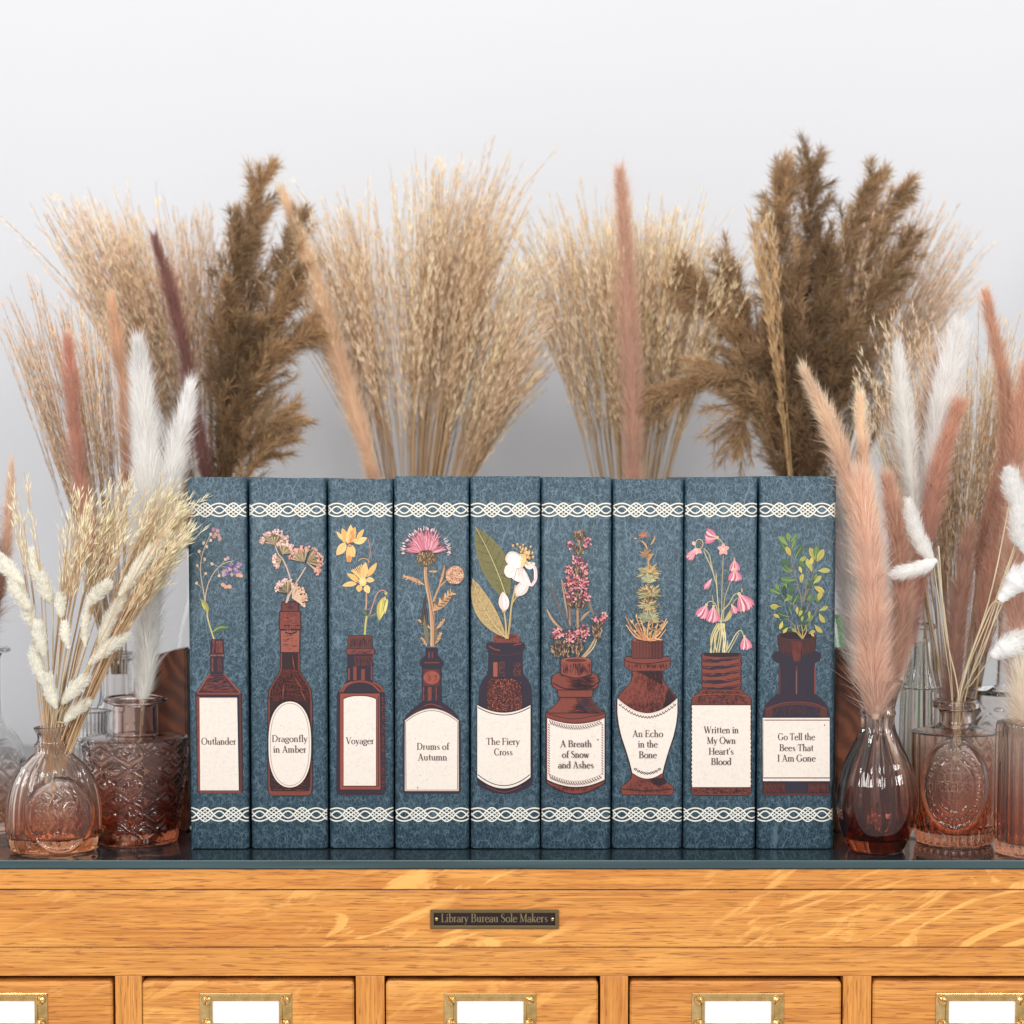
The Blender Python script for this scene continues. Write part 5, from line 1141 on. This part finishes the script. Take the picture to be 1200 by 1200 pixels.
# ------------------------------------------------------------------ dried grasses
M_GRASS = m_fibre('dried_grass', .30); M_FUR = m_fibre('plume_hair', .5, .85)
class Soup:
    """triangles with a colour per point, gathered as arrays"""
    def __init__(s): s.V = []; s.F = []; s.C = []; s.n = 0
    def add(s, V, F, C):
        s.V.append(V); s.F.append(F + s.n); s.C.append(C); s.n += len(V)
    def mesh(s, name, origin=(0, 0, 0)):
        return mesh_np(name, np.vstack(s.V) - np.array(origin), np.vstack(s.F), np.vstack(s.C))
def unit(v): return v / np.maximum(np.linalg.norm(v, axis=-1, keepdims=True), 1e-9)
def bez(P, n):
    """smooth path through the points P (k,3)"""
    P = np.asarray(P, float); k = len(P)
    if k == 2: t = np.linspace(0, 1, n)[:, None]; return P[0] * (1 - t) + P[1] * t
    Q = np.vstack([2 * P[0] - P[1], P, 2 * P[-1] - P[-2]]); u = np.linspace(0, k - 1 - 1e-6, n); i = u.astype(int); t = (u - i)[:, None]
    a, b, c, d = Q[i], Q[i + 1], Q[i + 2], Q[i + 3]
    return .5 * (2 * b + (-a + c) * t + (2 * a - 5 * b + 4 * c - d) * t ** 2 + (-a + 3 * b - 3 * c + d) * t ** 3)
def frame(path):
    T = unit(np.gradient(path, axis=0)); up = np.array([.13, 1, .07]); A = unit(np.cross(T, up)); B = np.cross(T, A); return T, A, B
def tube(S_, path, r, col, sides=3):
    """col (3,) or (n,3); r scalar or (n,)"""
    n = len(path); T, A, B = frame(path); r = np.broadcast_to(np.asarray(r, float), (n,))
    th = np.arange(sides) * 2 * np.pi / sides
    V = path[:, None, :] + r[:, None, None] * (np.cos(th)[None, :, None] * A[:, None, :] + np.sin(th)[None, :, None] * B[:, None, :])
    i = np.arange(n - 1)[:, None] * sides; j = np.arange(sides)[None, :]; j2 = (j + 1) % sides
    a, b, c, d = (i + j).ravel(), (i + j2).ravel(), (i + sides + j2).ravel(), (i + sides + j).ravel()
    F = np.vstack([np.stack([a, b, c], 1), np.stack([a, c, d], 1)])
    C = np.repeat(np.broadcast_to(np.asarray(col, float), (n, 3)), sides, 0)
    S_.add(V.reshape(-1, 3), F, C)
def blades(S_, P, D, L, W, C0, C1=None, bend=0.0):
    """one thin tapering blade per row: root P, direction D, length L, width W, colours root/tip"""
    n = len(P); D = unit(D); rnd = unit(RNG.normal(size=(n, 3))); N = unit(np.cross(D, rnd)); L = np.broadcast_to(L, (n,))[:, None]; W = np.broadcast_to(W, (n,))[:, None]
    M = P + D * L * .45 + (bend * L * .2 if bend else 0) * np.array([0, 0, -1.]); tip = P + D * L + (bend * L if bend else 0) * np.array([0, 0, -1.])
    V = np.stack([P, M + N * W / 2, tip, M - N * W / 2], 1).reshape(-1, 3)
    i = np.arange(n)[:, None] * 4
    F = np.vstack([i + np.array([0, 1, 2]), i + np.array([0, 2, 3])])
    if C1 is None: C1 = C0
    C0 = np.broadcast_to(C0, (n, 3)); C1 = np.broadcast_to(C1, (n, 3)); C = np.stack([C0, (C0 + C1) / 2, C1, (C0 + C1) / 2], 1).reshape(-1, 3)
    S_.add(V, F, C)
def clin(c, g=1.0, ds=.27):
    v = np.array(lin(c)); v = v * (1 - ds) + v.dot([.3, .55, .15]) * ds
    return np.clip(v * g, 0, .97)
WARM = np.array([.99, 1.0, .93])
def jitc(c, n, k=.14):
    return np.clip(np.asarray(c)[None, :] * (1 + RNG.uniform(-k, k, (n, 1))) * (1 + RNG.uniform(-.04, .04, (n, 3))), 0, 1)
def pts3(px, Y):
    """photo points -> places; Y scalar or list"""
    Ys = Y if isinstance(Y, (list, tuple)) else [Y] * len(px)
    return np.array([list(at(a, b, y)) for (a, b), y in zip(px, Ys)])

def stalk(S_, base, tip, col, stemcol, bow=.05, start=.38, nb=7, dens=1.0, spread=.06, fat=1.0):
    """a silvergrass stalk: thin stem and a fan of fine branches set with small pointed grains"""
    base, tip = np.asarray(base, float), np.asarray(tip, float); L = np.linalg.norm(tip - base); d = (tip - base) / L
    side = np.array([d[0], d[1] * .5, 0]); mid = (base + tip) / 2 - side * L * bow + np.array([0, 0, L * bow * .3])
    sx = np.sign(side[0]) * RNG.uniform(.2, 1.1); near = tip + (base - tip) * .14
    main = bez([base, mid, near, tip + np.array([sx * L * .022, 0, -L * .012 * abs(sx)])], 14)
    i0 = int(start * 13)
    tube(S_, main[:i0 + 3], np.linspace(.00055, .00030, i0 + 3) * fat, stemcol)
    tdir = unit(main[-1] - main[-3])
    for k in range(nb):
        t0 = RNG.uniform(start, start + .22); s0 = bez(main, 40)[int(t0 * 39)]
        endf = RNG.uniform(.80, 1.0) if k else 1.0
        e = main[-1] * endf + main[int(13 * .55)] * (1 - endf) + RNG.normal(size=3) * L * spread * np.array([1, .8, .35])
        m = (s0 * .5 + e * .5) + (main[8] - (main[2] + main[-1]) / 2) * .2 + RNG.normal(size=3) * L * .006
        p = bez([s0, m, e], 10); le = np.linalg.norm(np.diff(p, axis=0), axis=1).sum()
        tube(S_, p, np.linspace(.00022, .00012, 10) * fat, stemcol)
        n = max(5, int(le / .0042 * dens)); u = np.sort(RNG.uniform(.08, 1, n)) * 8.999; i = u.astype(int); f = (u - i)[:, None]
        Q = p[i] * (1 - f) + p[i + 1] * f; D = unit(p[i + 1] - p[i]); sgn = np.where(np.arange(n) % 2 == 0, 1., -1.)[:, None]
        lat = unit(np.cross(D, RNG.normal(size=(n, 3)) * .6 + np.array([0, 1., 0])))
        D2 = unit(D + sgn * lat * RNG.uniform(.14, .36, (n, 1)))
        c = jitc(col, n, .11)
        blades(S_, Q, D2, RNG.uniform(.0048, .0085, n) * fat, .00066 * fat, c * .93, c * 1.04)

def plume_mesh(name, path, width, c_root, c_tip, n=None, hl=.015, hw=.00018, ang=.58, taper=.5, core=.24, origin=(0, 0, 0), shape='tail', grad=None):
    """a soft plume: a core and thousands of short hairs along the path; width in metres"""
    S_ = Soup(); m = len(path); T, A, B = frame(path); s = np.linspace(0, 1, m); le = np.linalg.norm(np.diff(path, axis=0), axis=1).sum()
    if shape == 'tail': pr = np.clip(np.sin(np.pi * np.clip(s * .86 + .10, 0, 1)) ** .45, .02, 1) * (1 - .12 * s)
    elif shape == 'egg': pr = np.clip(np.sin(np.pi * np.clip(s * .93 + .05, 0, 1)) ** .6, .02, 1)
    else: pr = np.clip(np.sin(np.pi * np.clip(s * .9 + .06, 0, 1)) ** .8, .03, 1) * (1.1 - .3 * s)
    R0 = width / 2
    wob = np.cumsum(RNG.normal(size=(m, 3)), 0); wob = wob - np.linspace(0, 1, m)[:, None] * wob[-1]; path = path + wob * width * .012
    lump = 1 + .13 * np.interp(s, np.linspace(0, 1, 14), RNG.normal(size=14)); pr = pr * np.clip(lump, .7, 1.3)
    shade = np.interp(s, np.linspace(0, 1, 22), RNG.uniform(.86, 1.12, 22))
    if grad is None: grad = lambda t: t
    g = grad(s)[:, None]; colp = c_root[None, :] * (1 - g) + c_tip[None, :] * g
    tube(S_, path, np.maximum(R0 * pr * core, .0003), colp, 8)
    n = n or int(le * width * 2.0e6)
    u = RNG.uniform(0, m - 1.001, n); i = u.astype(int); f = (u - i)[:, None]; th = RNG.uniform(0, 2 * np.pi, n)
    P = path[i] * (1 - f) + path[i + 1] * f; rad = np.cos(th)[:, None] * A[i] + np.sin(th)[:, None] * B[i]
    rr = R0 * pr[i] * core
    P = P + rad * rr[:, None] * RNG.uniform(.5, 1, (n, 1))
    a = ang * RNG.uniform(.4, 1.5, n); stray = RNG.uniform(size=n) < .07; a = np.where(stray, a * 1.5, a); D = T[i] * np.cos(a)[:, None] + rad * np.sin(a)[:, None] + RNG.normal(size=(n, 3)) * .11
    want = R0 * pr[i] * (1 - core) / np.maximum(np.sin(a), .2)
    Lh = np.minimum(want * RNG.uniform(.6, 1.3, n), hl * RNG.uniform(.6, 1.25, n)) * np.where(stray, 1.7, 1.0)
    c = colp[i] * shade[i][:, None] * (1 + RNG.uniform(-.2, .2, (n, 1)))
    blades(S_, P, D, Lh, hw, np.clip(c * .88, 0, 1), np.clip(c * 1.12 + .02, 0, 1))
    return S_.mesh(name, origin)

def head_thing(kind, label, cat, px, Y, width, c0, c1, head0=.0, group=None, stem_c=(206, 176, 128), stem_r=.0007, **kw):
    """a stem with a soft head: px from root to tip; head0 = share of the path that is bare stem"""
    P = pts3(px, Y); path = bez(P, 60); o = Vector(path[0]); e = empty(kind, o, label, cat, group)
    k = int(head0 * 59); S_ = Soup()
    if k > 0: tube(S_, path[:k + 2], stem_r, clin(stem_c), 5); link('stem', S_.mesh('stem', path[0]), M_GRASS, e)
    Ym = Y if not isinstance(Y, (list, tuple)) else Y[-1]
    wm, wf = (np.array([1, .985, .97]), 1.32) if kind == 'pampas_plume' else (WARM, 1.10)
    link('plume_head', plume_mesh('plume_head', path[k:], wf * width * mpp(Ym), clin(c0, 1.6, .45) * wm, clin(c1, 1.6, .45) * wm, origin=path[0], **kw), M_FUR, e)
    return e

# ---- bunches of fine grass: the foremost stalks stand as objects, the dense rest is one mass
def bunch(where, base, bspread, tips, Y, n_obj, n_mass, col, stemcol, ysp=.03, low=.70, start=.22, nb=6, fat=1.0, spread=.06, bow=.06, dens=1.0):
    tp = np.array(tips, float); seg = np.linalg.norm(np.diff(tp, axis=0), axis=1); cum = np.concatenate([[0], np.cumsum(seg)]) / seg.sum()
    nc = max(5, (n_obj + n_mass) // 9); cen = (np.arange(nc) + RNG.uniform(.1, .9, nc)) / nc; cf = RNG.uniform(.9, 1.0, nc); ck = RNG.uniform(.84, 1.12, nc)
    def one(S_, front):
        q = RNG.integers(nc); u = float(np.clip(cen[q] + RNG.normal() * .6 / nc, 0, 1)); x = np.interp(u, cum, tp[:, 0]); y = np.interp(u, cum, tp[:, 1])
        f = RNG.uniform(low, 1.0) ** .8 if not front else RNG.uniform(max(low, .85), 1.02)
        f = f * cf[q]
        bx = base[0] + (u - .5) * 2 * bspread + RNG.normal() * 3; by = base[1]
        x = bx + (x - bx) * f + RNG.normal() * 4; y = by + (y - by) * f + RNG.normal() * 5
        yy = Y + (-abs(RNG.normal()) * ysp * .8 if front else RNG.uniform(-.6, 1) * ysp); b3 = np.array(at(bx, by, Y)); t3 = np.array(at(x, y, yy))
        c = clin(col, 1.6) * RNG.uniform(.9, 1.08) * ck[q] * np.array([1, RNG.uniform(.935, .985), RNG.uniform(.88, 1.02)])
        stalk(S_, b3, t3, np.clip(c, 0, 1), clin(stemcol, 1.4) * RNG.uniform(.8, 1.1), bow * RNG.uniform(.3, 1.3), start, nb, dens, spread, fat); return b3
    for k in range(n_obj):
        S_ = Soup(); b = one(S_, True)
        o = link('grass_stalk', S_.mesh('grass_stalk', b), M_GRASS, None, b); tag(o, 'fine feathery tan grass stalk in the bunch ' + where, 'grass stalk', 'grass stalks in the bunch ' + where)
    S_ = Soup()
    if not n_mass: return
    for k in range(n_mass): one(S_, False)
    b = np.array(at(*base, Y)); o = link('dried_grass', S_.mesh('dried_grass', b), M_GRASS, None, b)
    tag(o, 'dense mass of dried tan grass ' + where, 'dried grass', None, 'stuff')
TAN, STM = (214, 184, 140), (192, 154, 104)
bunch('behind the leftmost book', (240, 640), 14, [(66, 262), (62, 215), (98, 182), (150, 200), (200, 210), (248, 222), (285, 235)], .235, 26, 52, (208, 178, 144), (178, 144, 100), nb=7)
bunch('behind the third and fourth books', (490, 660), 26, [(334, 250), (336, 205), (372, 192), (420, 205), (470, 200), (515, 172), (556, 142), (582, 160), (588, 262), (618, 262), (636, 300), (640, 372)], .225, 34, 140, (218, 186, 150), (192, 156, 108), nb=7, low=.70)
bunch('behind the sixth and seventh books', (738, 660), 20, [(604, 246), (628, 212), (680, 208), (716, 232), (760, 222), (786, 202), (830, 236), (862, 262)], .225, 30, 84, (218, 188, 148), (190, 156, 104), nb=7)
bunch('at the right of the brown reeds', (962, 640), 14, [(985, 262), (1010, 232), (1052, 216), (1092, 212), (1142, 236), (1128, 300)], .245, 22, 44, (206, 178, 146), (170, 140, 98), nb=6)
bunch('in the tall bottle at far left', (136, 790), 8, [(-4, 336), (18, 322), (52, 300), (84, 318), (112, 322), (138, 345)], .135, 20, 22, (208, 178, 144), (176, 142, 100), nb=4, spread=.02)
bunch('in the round cameo vase', (62, 905), 9, [(92, 556), (118, 536), (150, 528), (190, 540), (218, 552), (236, 572), (200, 625)], -.005, 30, 44, (230, 198, 160), (206, 168, 116), nb=6, start=.42, spread=.03, ysp=.02, low=.74)
bunch('leaning left in the round cameo vase', (60, 905), 6, [(12, 540), (24, 552), (58, 530), (66, 560)], -.008, 5, 0, (228, 196, 158), (206, 168, 116), nb=3, start=.40, spread=.012, ysp=.008)
bunch('behind the medallion vase', (1122, 880), 12, [(1022, 400), (1044, 366), (1080, 345), (1120, 340), (1160, 350), (1196, 340), (1214, 420), (1210, 520)], .125, 34, 74, (216, 184, 148), (184, 148, 100), nb=6, low=.66, spread=.04)

# ---- soft plumes
Gt = 'soft foxtail plumes'
HT = head_thing
HT('foxtail_plume', 'dark red plume leaning left among the grass behind the first book', 'plume', [(252, 640), (240, 545), (214, 400), (181, 278)], .175, 27, (128, 66, 62), (150, 84, 74), .18)
HT('foxtail_plume', 'small rust plume in the fine grass at far left', 'plume', [(134, 780), (108, 640), (90, 520), (79, 398)], .095, 30, (200, 136, 116), (200, 128, 104), .30)
HT('foxtail_plume', 'upright orange-tan plume left of the white plumes', 'plume', [(140, 780), (148, 600), (146, 470), (130, 345)], .10, 25, (184, 122, 80), (212, 160, 118), .38)
HT('foxtail_plume', 'pale pinkish plume near the left edge above the decanter', 'plume', [(-16, 790), (2, 690), (10, 620), (14, 538)], .075, 20, (196, 146, 118), (216, 172, 140), .30)
HT('foxtail_plume', 'rust brown plume cut off by the left edge', 'plume', [(-26, 790), (-14, 730), (-8, 670), (-12, 590)], .07, 44, (150, 84, 62), (182, 122, 92), .1)
HT('foxtail_plume', 'long peach plume at the left side of the middle grass bunch', 'plume', [(458, 640), (428, 520), (385, 380), (330, 222)], .205, 34, (214, 170, 142), (222, 178, 146), .12, hl=.02, ang=.6)
HT('foxtail_plume', 'tall dusky pink plume rising behind the rosemary book', 'plume', [(746, 640), (742, 520), (733, 370), (726, 200)], .185, 35, (196, 146, 128), (200, 150, 124), .10, hl=.016, ang=.58)
HT('pampas_plume', 'tall white plume with a pointed tip in the patterned vase', 'plume', [(160, 985), (166, 820), (176, 600), (162, 404)], .026, 46, (250, 244, 238), (255, 253, 251), .33, hl=.02, ang=.36, shape='pampas')
HT('pampas_plume', 'shorter white plume leaning right over the first book', 'plume', [(162, 960), (168, 800), (186, 640), (222, 452)], .030, 38, (248, 242, 236), (255, 253, 250), .45, hl=.02, ang=.40, shape='pampas')
HT('pampas_plume', 'hanging pale plume just above the mouth of the patterned vase', 'plume', [(166, 850), (170, 800), (176, 730), (186, 640)], .020, 30, (222, 206, 194), (240, 232, 224), .12, hl=.018, ang=.3, shape='pampas')
HT('foxtail_plume', 'peach plume leaning left out of the teardrop vase, over the brown reeds', 'plume', [(1026, 840), (1014, 660), (985, 530), (941, 430)], -.004, 31, (204, 150, 128), (222, 180, 152), .20)
HT('foxtail_plume', 'upright peach plume in the teardrop vase', 'plume', [(1028, 840), (1028, 720), (1016, 600), (1008, 462)], .004, 36, (200, 150, 130), (222, 178, 148), .10, hl=.012)
HT('foxtail_plume', 'broad fluffy pink plume filling the mouth of the teardrop vase', 'plume', [(1028, 845), (1026, 790), (1020, 700), (1010, 560)], -.012, 62, (202, 156, 138), (214, 168, 148), .03, hl=.022, ang=.5)
HT('foxtail_plume', 'dusky rose plume on the right side of the teardrop vase', 'plume', [(1030, 845), (1048, 760), (1052, 660), (1040, 560)], .012, 46, (190, 138, 120), (206, 154, 130), .05, hl=.016)
HT('pampas_plume', 'white fluff between the last book and the peach plumes', 'plume', [(1018, 840), (1006, 740), (1000, 640), (1003, 560)], .03, 56, (226, 216, 212), (240, 234, 230), .08, hl=.024, ang=.5, shape='pampas')
HT('pampas_plume', 'slim white plume on the right, left of the brown-tan one', 'plume', [(1104, 800), (1080, 660), (1062, 520), (1053, 402)], .045, 28, (236, 214, 188), (255, 252, 250), .38, hl=.014, shape='pampas')
HT('pampas_plume', 'broad white plume high on the right', 'plume', [(1098, 800), (1082, 640), (1100, 500), (1122, 388)], .055, 44, (246, 236, 226), (255, 253, 251), .36, hl=.02, ang=.42, shape='pampas')
HT('foxtail_plume', 'brown-tan plume between the two white plumes on the right', 'plume', [(1090, 790), (1076, 640), (1080, 520), (1100, 412)], .068, 27, (168, 112, 84), (194, 146, 108), .34)
HT('foxtail_plume', 'rose plume with an orange tip leaning right', 'plume', [(1060, 800), (1074, 690), (1096, 580), (1124, 474)], .045, 42, (186, 122, 116), (206, 142, 108), .12, hl=.013)
HT('foxtail_plume', 'tall slim rust plume near the right edge', 'plume', [(1124, 840), (1150, 650), (1180, 500), (1155, 342)], .055, 30, (178, 118, 100), (204, 144, 108), .30)
HT('foxtail_plume', 'rust plume touching the right edge', 'plume', [(1140, 840), (1160, 700), (1184, 560), (1204, 430)], .045, 42, (184, 126, 104), (204, 146, 116), .18, hl=.014)
HT('foxtail_plume', 'dusky rose plume low in the squat medallion vase', 'plume', [(1119, 880), (1117, 800), (1124, 720), (1136, 620)], .045, 40, (180, 124, 116), (190, 138, 118), .06, hl=.014)
HT('foxtail_plume', 'dull pink plume behind the white bunny tails at right edge', 'plume', [(1200, 880), (1192, 760), (1188, 680), (1194, 560)], .02, 52, (190, 140, 124), (206, 156, 132), .1, hl=.016)
HT('pampas_plume', 'sheer beige plume rising out of the fluted vase at the right edge', 'plume', [(1206, 960), (1206, 870), (1198, 830), (1204, 740)], -.010, 44, (206, 180, 160), (220, 196, 176), .1, hl=.02, shape='pampas')

# ---- bunny tails
WB, WB2 = (255, 252, 250), (255, 254, 252)
def tail(label, root, base, tip, w_, Y, c0=WB, c1=WB2, ctrl=None, stem=(232, 214, 172), grp=None, dense=2.6e6, hl=.006, hw=.00026):
    neck, Yv = ((62 + (base[0] - 62) * .12, 858), -.006) if root[0] < 600 else ((1119 + (base[0] - 1119) * .12, 828), .026)
    P = [root, neck] + ([ctrl] if ctrl else []) + [base]; Ys = [Yv, Yv] + ([(Yv + Y) / 2] if ctrl else []) + [Y]
    pa = bez(pts3(P, Ys), 36); hp = bez(pts3([base, ((base[0] + tip[0]) / 2 + (tip[1] - base[1]) * .05, (base[1] + tip[1]) / 2 - (tip[0] - base[0]) * .05), tip], Y), 24)
    e = empty('bunny_tail', pa[0], label, 'bunny tail grass', grp); S_ = Soup(); tube(S_, pa, .00042, clin(stem), 5); link('stem', S_.mesh('stem', pa[0]), M_GRASS, e)
    L_ = np.linalg.norm(hp[-1] - hp[0]); W_ = w_ * mpp(Y) * .98
    link('seed_head', plume_mesh('seed_head', hp, W_, clin(c0), clin(c1), n=int(L_ * W_ * dense * 2.2), hl=hl, hw=hw, ang=.55, core=.66, origin=pa[0], shape='egg'), M_FUR, e)
CRM, CRM2 = (255, 248, 232), (255, 250, 238); VM = (62, 968)
for lab, b, t_, w_, y_, ct in (
    ('lowest cream bunny tail, just over the neck of the cameo vase', (76, 846), (106, 820), 20, -.012, None),
    ('cream bunny tail above the rim of the cameo vase, right side', (72, 825), (104, 792), 22, -.016, None),
    ('long cream bunny tail leaning far right, low', (104, 778), (152, 744), 19, -.018, (86, 812)),
    ('cream bunny tail hanging near the wide patterned vase neck, pointing up right', (112, 772), (150, 690), 21, -.010, (90, 812)),
    ('long white bunny tail reaching right, topmost on that side', (140, 698), (198, 628), 22, -.014, (100, 790)),
    ('cream bunny tail pointing up right in the middle of the bunch', (100, 712), (130, 682), 19, -.02, (84, 790)),
    ('slim upright cream bunny tail right of the centre', (100, 758), (102, 712), 12, -.022, None),
    ('small oval cream bunny tail low in the centre', (80, 760), (76, 728), 15, -.024, None),
    ('round cream bunny tail in the centre of the bunch', (72, 724), (72, 696), 17, -.022, None),
    ('cream bunny tail just left of the bunch centre', (62, 708), (48, 672), 21, -.018, None),
    ('topmost cream bunny tail on the left of the bunch', (52, 690), (36, 642), 21, -.012, None),
    ('cream bunny tail curving down to the left edge', (28, 684), (0, 650), 21, -.020, (40, 760)),
    ('cream bunny tail under the one at the left edge', (36, 716), (14, 680), 20, -.022, (46, 780)),
    ('plump cream bunny tail on the left over the vase', (44, 740), (30, 706), 21, -.016, None),
    ('cream bunny tail low on the left of the bunch', (52, 768), (44, 728), 20, -.024, None),
    ('lowest left cream bunny tail, above the cameo vase', (56, 806), (38, 758), 21, -.020, None),
    ('cream bunny tail close to the stems over the vase neck', (66, 830), (56, 790), 18, -.022, None)):
    tail(lab, VM, b, t_, w_, y_, CRM, CRM2, ct if ct and ct[1] < 815 else None, dense=3.2e6, hl=.005, hw=.0004)
VR = (1119, 965)
for lab, b, t_, w_, y_, ct in (
    ('white bunny tail slanting up left, above the medallion vase', (1094, 662), (1064, 584), 24, -.004, (1108, 760)),
    ('white bunny tail lying level, pointing left', (1098, 656), (1042, 674), 24, -.010, (1112, 760)),
    ('topmost white bunny tail at the right edge', (1204, 604), (1180, 548), 30, -.004, (1156, 740)),
    ('second white bunny tail down at the right edge', (1204, 650), (1194, 590), 32, -.010, (1160, 740)),
    ('plump white bunny tail at the right edge, third from the top', (1172, 704), (1216, 664), 34, -.012, (1150, 770)),
    ('lowest white bunny tail, round, above the embossed bottle', (1162, 770), (1206, 752), 36, -.008, (1140, 800))):
    tail(lab, VR, b, t_, w_, y_, ctrl=ct, hl=.009)
# pale bare stems standing with the bunny tails
for k, (x1, y1, cx_, cy2, lab) in enumerate(((1189, 560, 1160, 700, 'pale bare stem reaching for the topmost white tail'), (1196, 620, 1168, 700, 'pale bare stem running beside the others to the right edge'), (1176, 707, 1158, 716, 'short pale stem forking right below the plump white tail'), (1100, 640, 1108, 740, 'single pale stem left of the vase centre'))):
    p = bez(pts3([VR, (1121 + k, 826), (cx_, cy2), (x1, y1)], [.026, .024 - k * .002, .008, -.002 - k * .002]), 24); S_ = Soup(); tube(S_, p, .0005, clin((238, 220, 176)), 5)
    tag(link('dry_stem', S_.mesh('dry_stem', p[0]), M_GRASS, None, p[0]), lab, 'stem')

# ---- brown reed plumes
def reed(label, px, Y, col, start=.35, nbr=34, blen=.042, droop=.9, hairs=150, wid=1.0):
    P = pts3(px, Y); path = bez(P, 50); o = path[0]; e = empty('reed_plume', o, label, 'reed'); S0 = Soup(); S1 = Soup(); c = clin(col, 1.5, .24)
    tube(S0, path, np.linspace(.0011, .0004, 50), c * .9, 5); T, A, B = frame(path)
    for k in range(nbr):
        t = start + (1 - start) * (k / nbr) ** .9; i = int(t * 49); th = RNG.uniform(0, 2 * np.pi); rad = np.cos(th) * A[i] + np.sin(th) * B[i] * .9
        le = blen * (1.15 - .75 * ((t - start) / (1 - start))) * RNG.uniform(.6, 1.15); a = RNG.uniform(.3, .75)
        d = T[i] * math.cos(a) + rad * math.sin(a) * wid; p0 = path[i]; p2 = p0 + d * le + np.array([0, 0, -droop * le * .5 * RNG.uniform(0, 1)]) + T[i] * le * .25; p1 = p0 + d * le * .5
        br = bez([p0, p1, p2], 8); tube(S0, br, .00028, c * .85)
        n = hairs; u = RNG.uniform(.1, 6.999, n); j = u.astype(int); f = (u - j)[:, None]; Q = br[j] * (1 - f) + br[j + 1] * f; D = unit(br[j + 1] - br[j])
        D2 = unit(D + RNG.normal(size=(n, 3)) * .48); cc = jitc(c * RNG.uniform(.7, 1.25), n, .25)
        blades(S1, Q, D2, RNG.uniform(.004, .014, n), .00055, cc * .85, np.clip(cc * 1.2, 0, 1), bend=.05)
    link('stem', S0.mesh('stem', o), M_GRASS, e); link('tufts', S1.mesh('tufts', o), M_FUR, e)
BR1, BR2, BR3 = (146, 116, 78), (164, 132, 90), (126, 98, 64)
for lab, px, y_, c, st, nbr in (
    ('tallest brown reed plume left of the others on the right', [(938, 640), (925, 420), (912, 290), (914, 204)], .215, BR2, .30, 56),
    ('brown reed plume with a small tuft at its very top', [(942, 640), (940, 430), (945, 300), (951, 190)], .225, BR1, .30, 50),
    ('brown reed plume forking up right, second from the right', [(945, 640), (960, 430), (985, 310), (1022, 204)], .215, BR2, .28, 52),
    ('rightmost brown reed plume, high', [(948, 640), (975, 450), (1010, 320), (1052, 222)], .22, BR2, .28, 48),
    ('brown reed plume with its tip beside the right grass bunch', [(948, 640), (970, 500), (1010, 380), (1066, 284)], .21, BR1, .28, 46),
    ('dark brown reed plume in the middle of the reed bunch', [(942, 640), (945, 500), (950, 400), (970, 300)], .195, BR3, .22, 60),
    ('short dark reed plume low in the reed bunch', [(940, 640), (940, 560), (935, 480), (925, 400)], .185, BR3, .12, 60),
    ('short dark reed plume at the right foot of the reed bunch', [(944, 640), (952, 560), (965, 490), (985, 410)], .188, BR3, .12, 56),
    ('brown reed plume at the left foot of the reed bunch', [(938, 640), (925, 560), (908, 470), (892, 380)], .19, BR1, .14, 54),
    ('brown reed plume leaning up left toward the straw', [(936, 640), (912, 500), (882, 400), (848, 310)], .205, BR2, .26, 46),
    ('long brown reed plume leaning left, tip curled over', [(934, 640), (898, 500), (862, 400), (800, 324)], .20, BR2, .28, 50),
    ('brown reed plume drooping level to the left', [(934, 640), (905, 500), (850, 445), (762, 466)], .19, BR2, .30, 46),
    ('small drooping reed tuft under the level one', [(930, 640), (905, 520), (882, 480), (868, 512)], .188, BR2, .5, 16),
    ('reed plume filling the heart of the reed bunch', [(940, 640), (935, 520), (928, 420), (935, 320)], .20, BR1, .18, 60)):
    reed(lab, px, y_, clin and c, st, nbr)
for lab, px, y_, c, st, nbr in (
    ('tall brown reed plume left of the middle grass, leaning right', [(256, 640), (272, 450), (292, 320), (308, 200)], .215, BR2, .26, 54),
    ('brown reed plume arching right toward the peach plume', [(258, 640), (282, 470), (318, 360), (352, 262)], .21, BR2, .28, 48),
    ('brown reed plume with tip against the peach plume base', [(258, 640), (282, 500), (312, 400), (346, 320)], .205, BR2, .22, 46),
    ('small brown reed plume sticking out right at mid height', [(260, 640), (278, 510), (312, 430), (360, 384)], .20, BR2, .30, 40),
    ('dark brown reed plume low behind the second book', [(254, 640), (264, 560), (272, 480), (278, 380)], .19, BR3, .12, 60),
    ('short brown reed sprig low, pointing right', [(260, 640), (276, 560), (298, 520), (336, 490)], .188, BR2, .35, 22),
    ('lowest brown reed sprig, close to the book tops', [(262, 640), (276, 590), (296, 550), (330, 516)], .186, BR2, .4, 18),
    ('brown reed plume beside the dark red plume', [(254, 640), (262, 480), (270, 360), (284, 262)], .20, BR1, .2, 54)):
    reed(lab, px, y_, c, st, nbr)
# straw-coloured blades in the reed bunch
for k, (x1, y1, lab) in enumerate(((885, 250, 'bright straw blade standing in front of the brown reeds, leftmost'), (892, 262, 'bright straw blade standing in front of the brown reeds, middle one'), (900, 300, 'bright straw blade in front of the brown reeds, shortest'), (905, 258, 'bright straw blade in front of the reeds, rightmost'))):
    S_ = Soup(); b = at(934, 640, .18); stalk(S_, b, at(x1, y1, .17), clin((222, 178, 112)), clin((214, 168, 100)), .02, .2, 4, 1.0, .012, 1.5)
    tag(link('straw_blade', S_.mesh('straw_blade', b), M_GRASS, None, b), lab, 'straw')
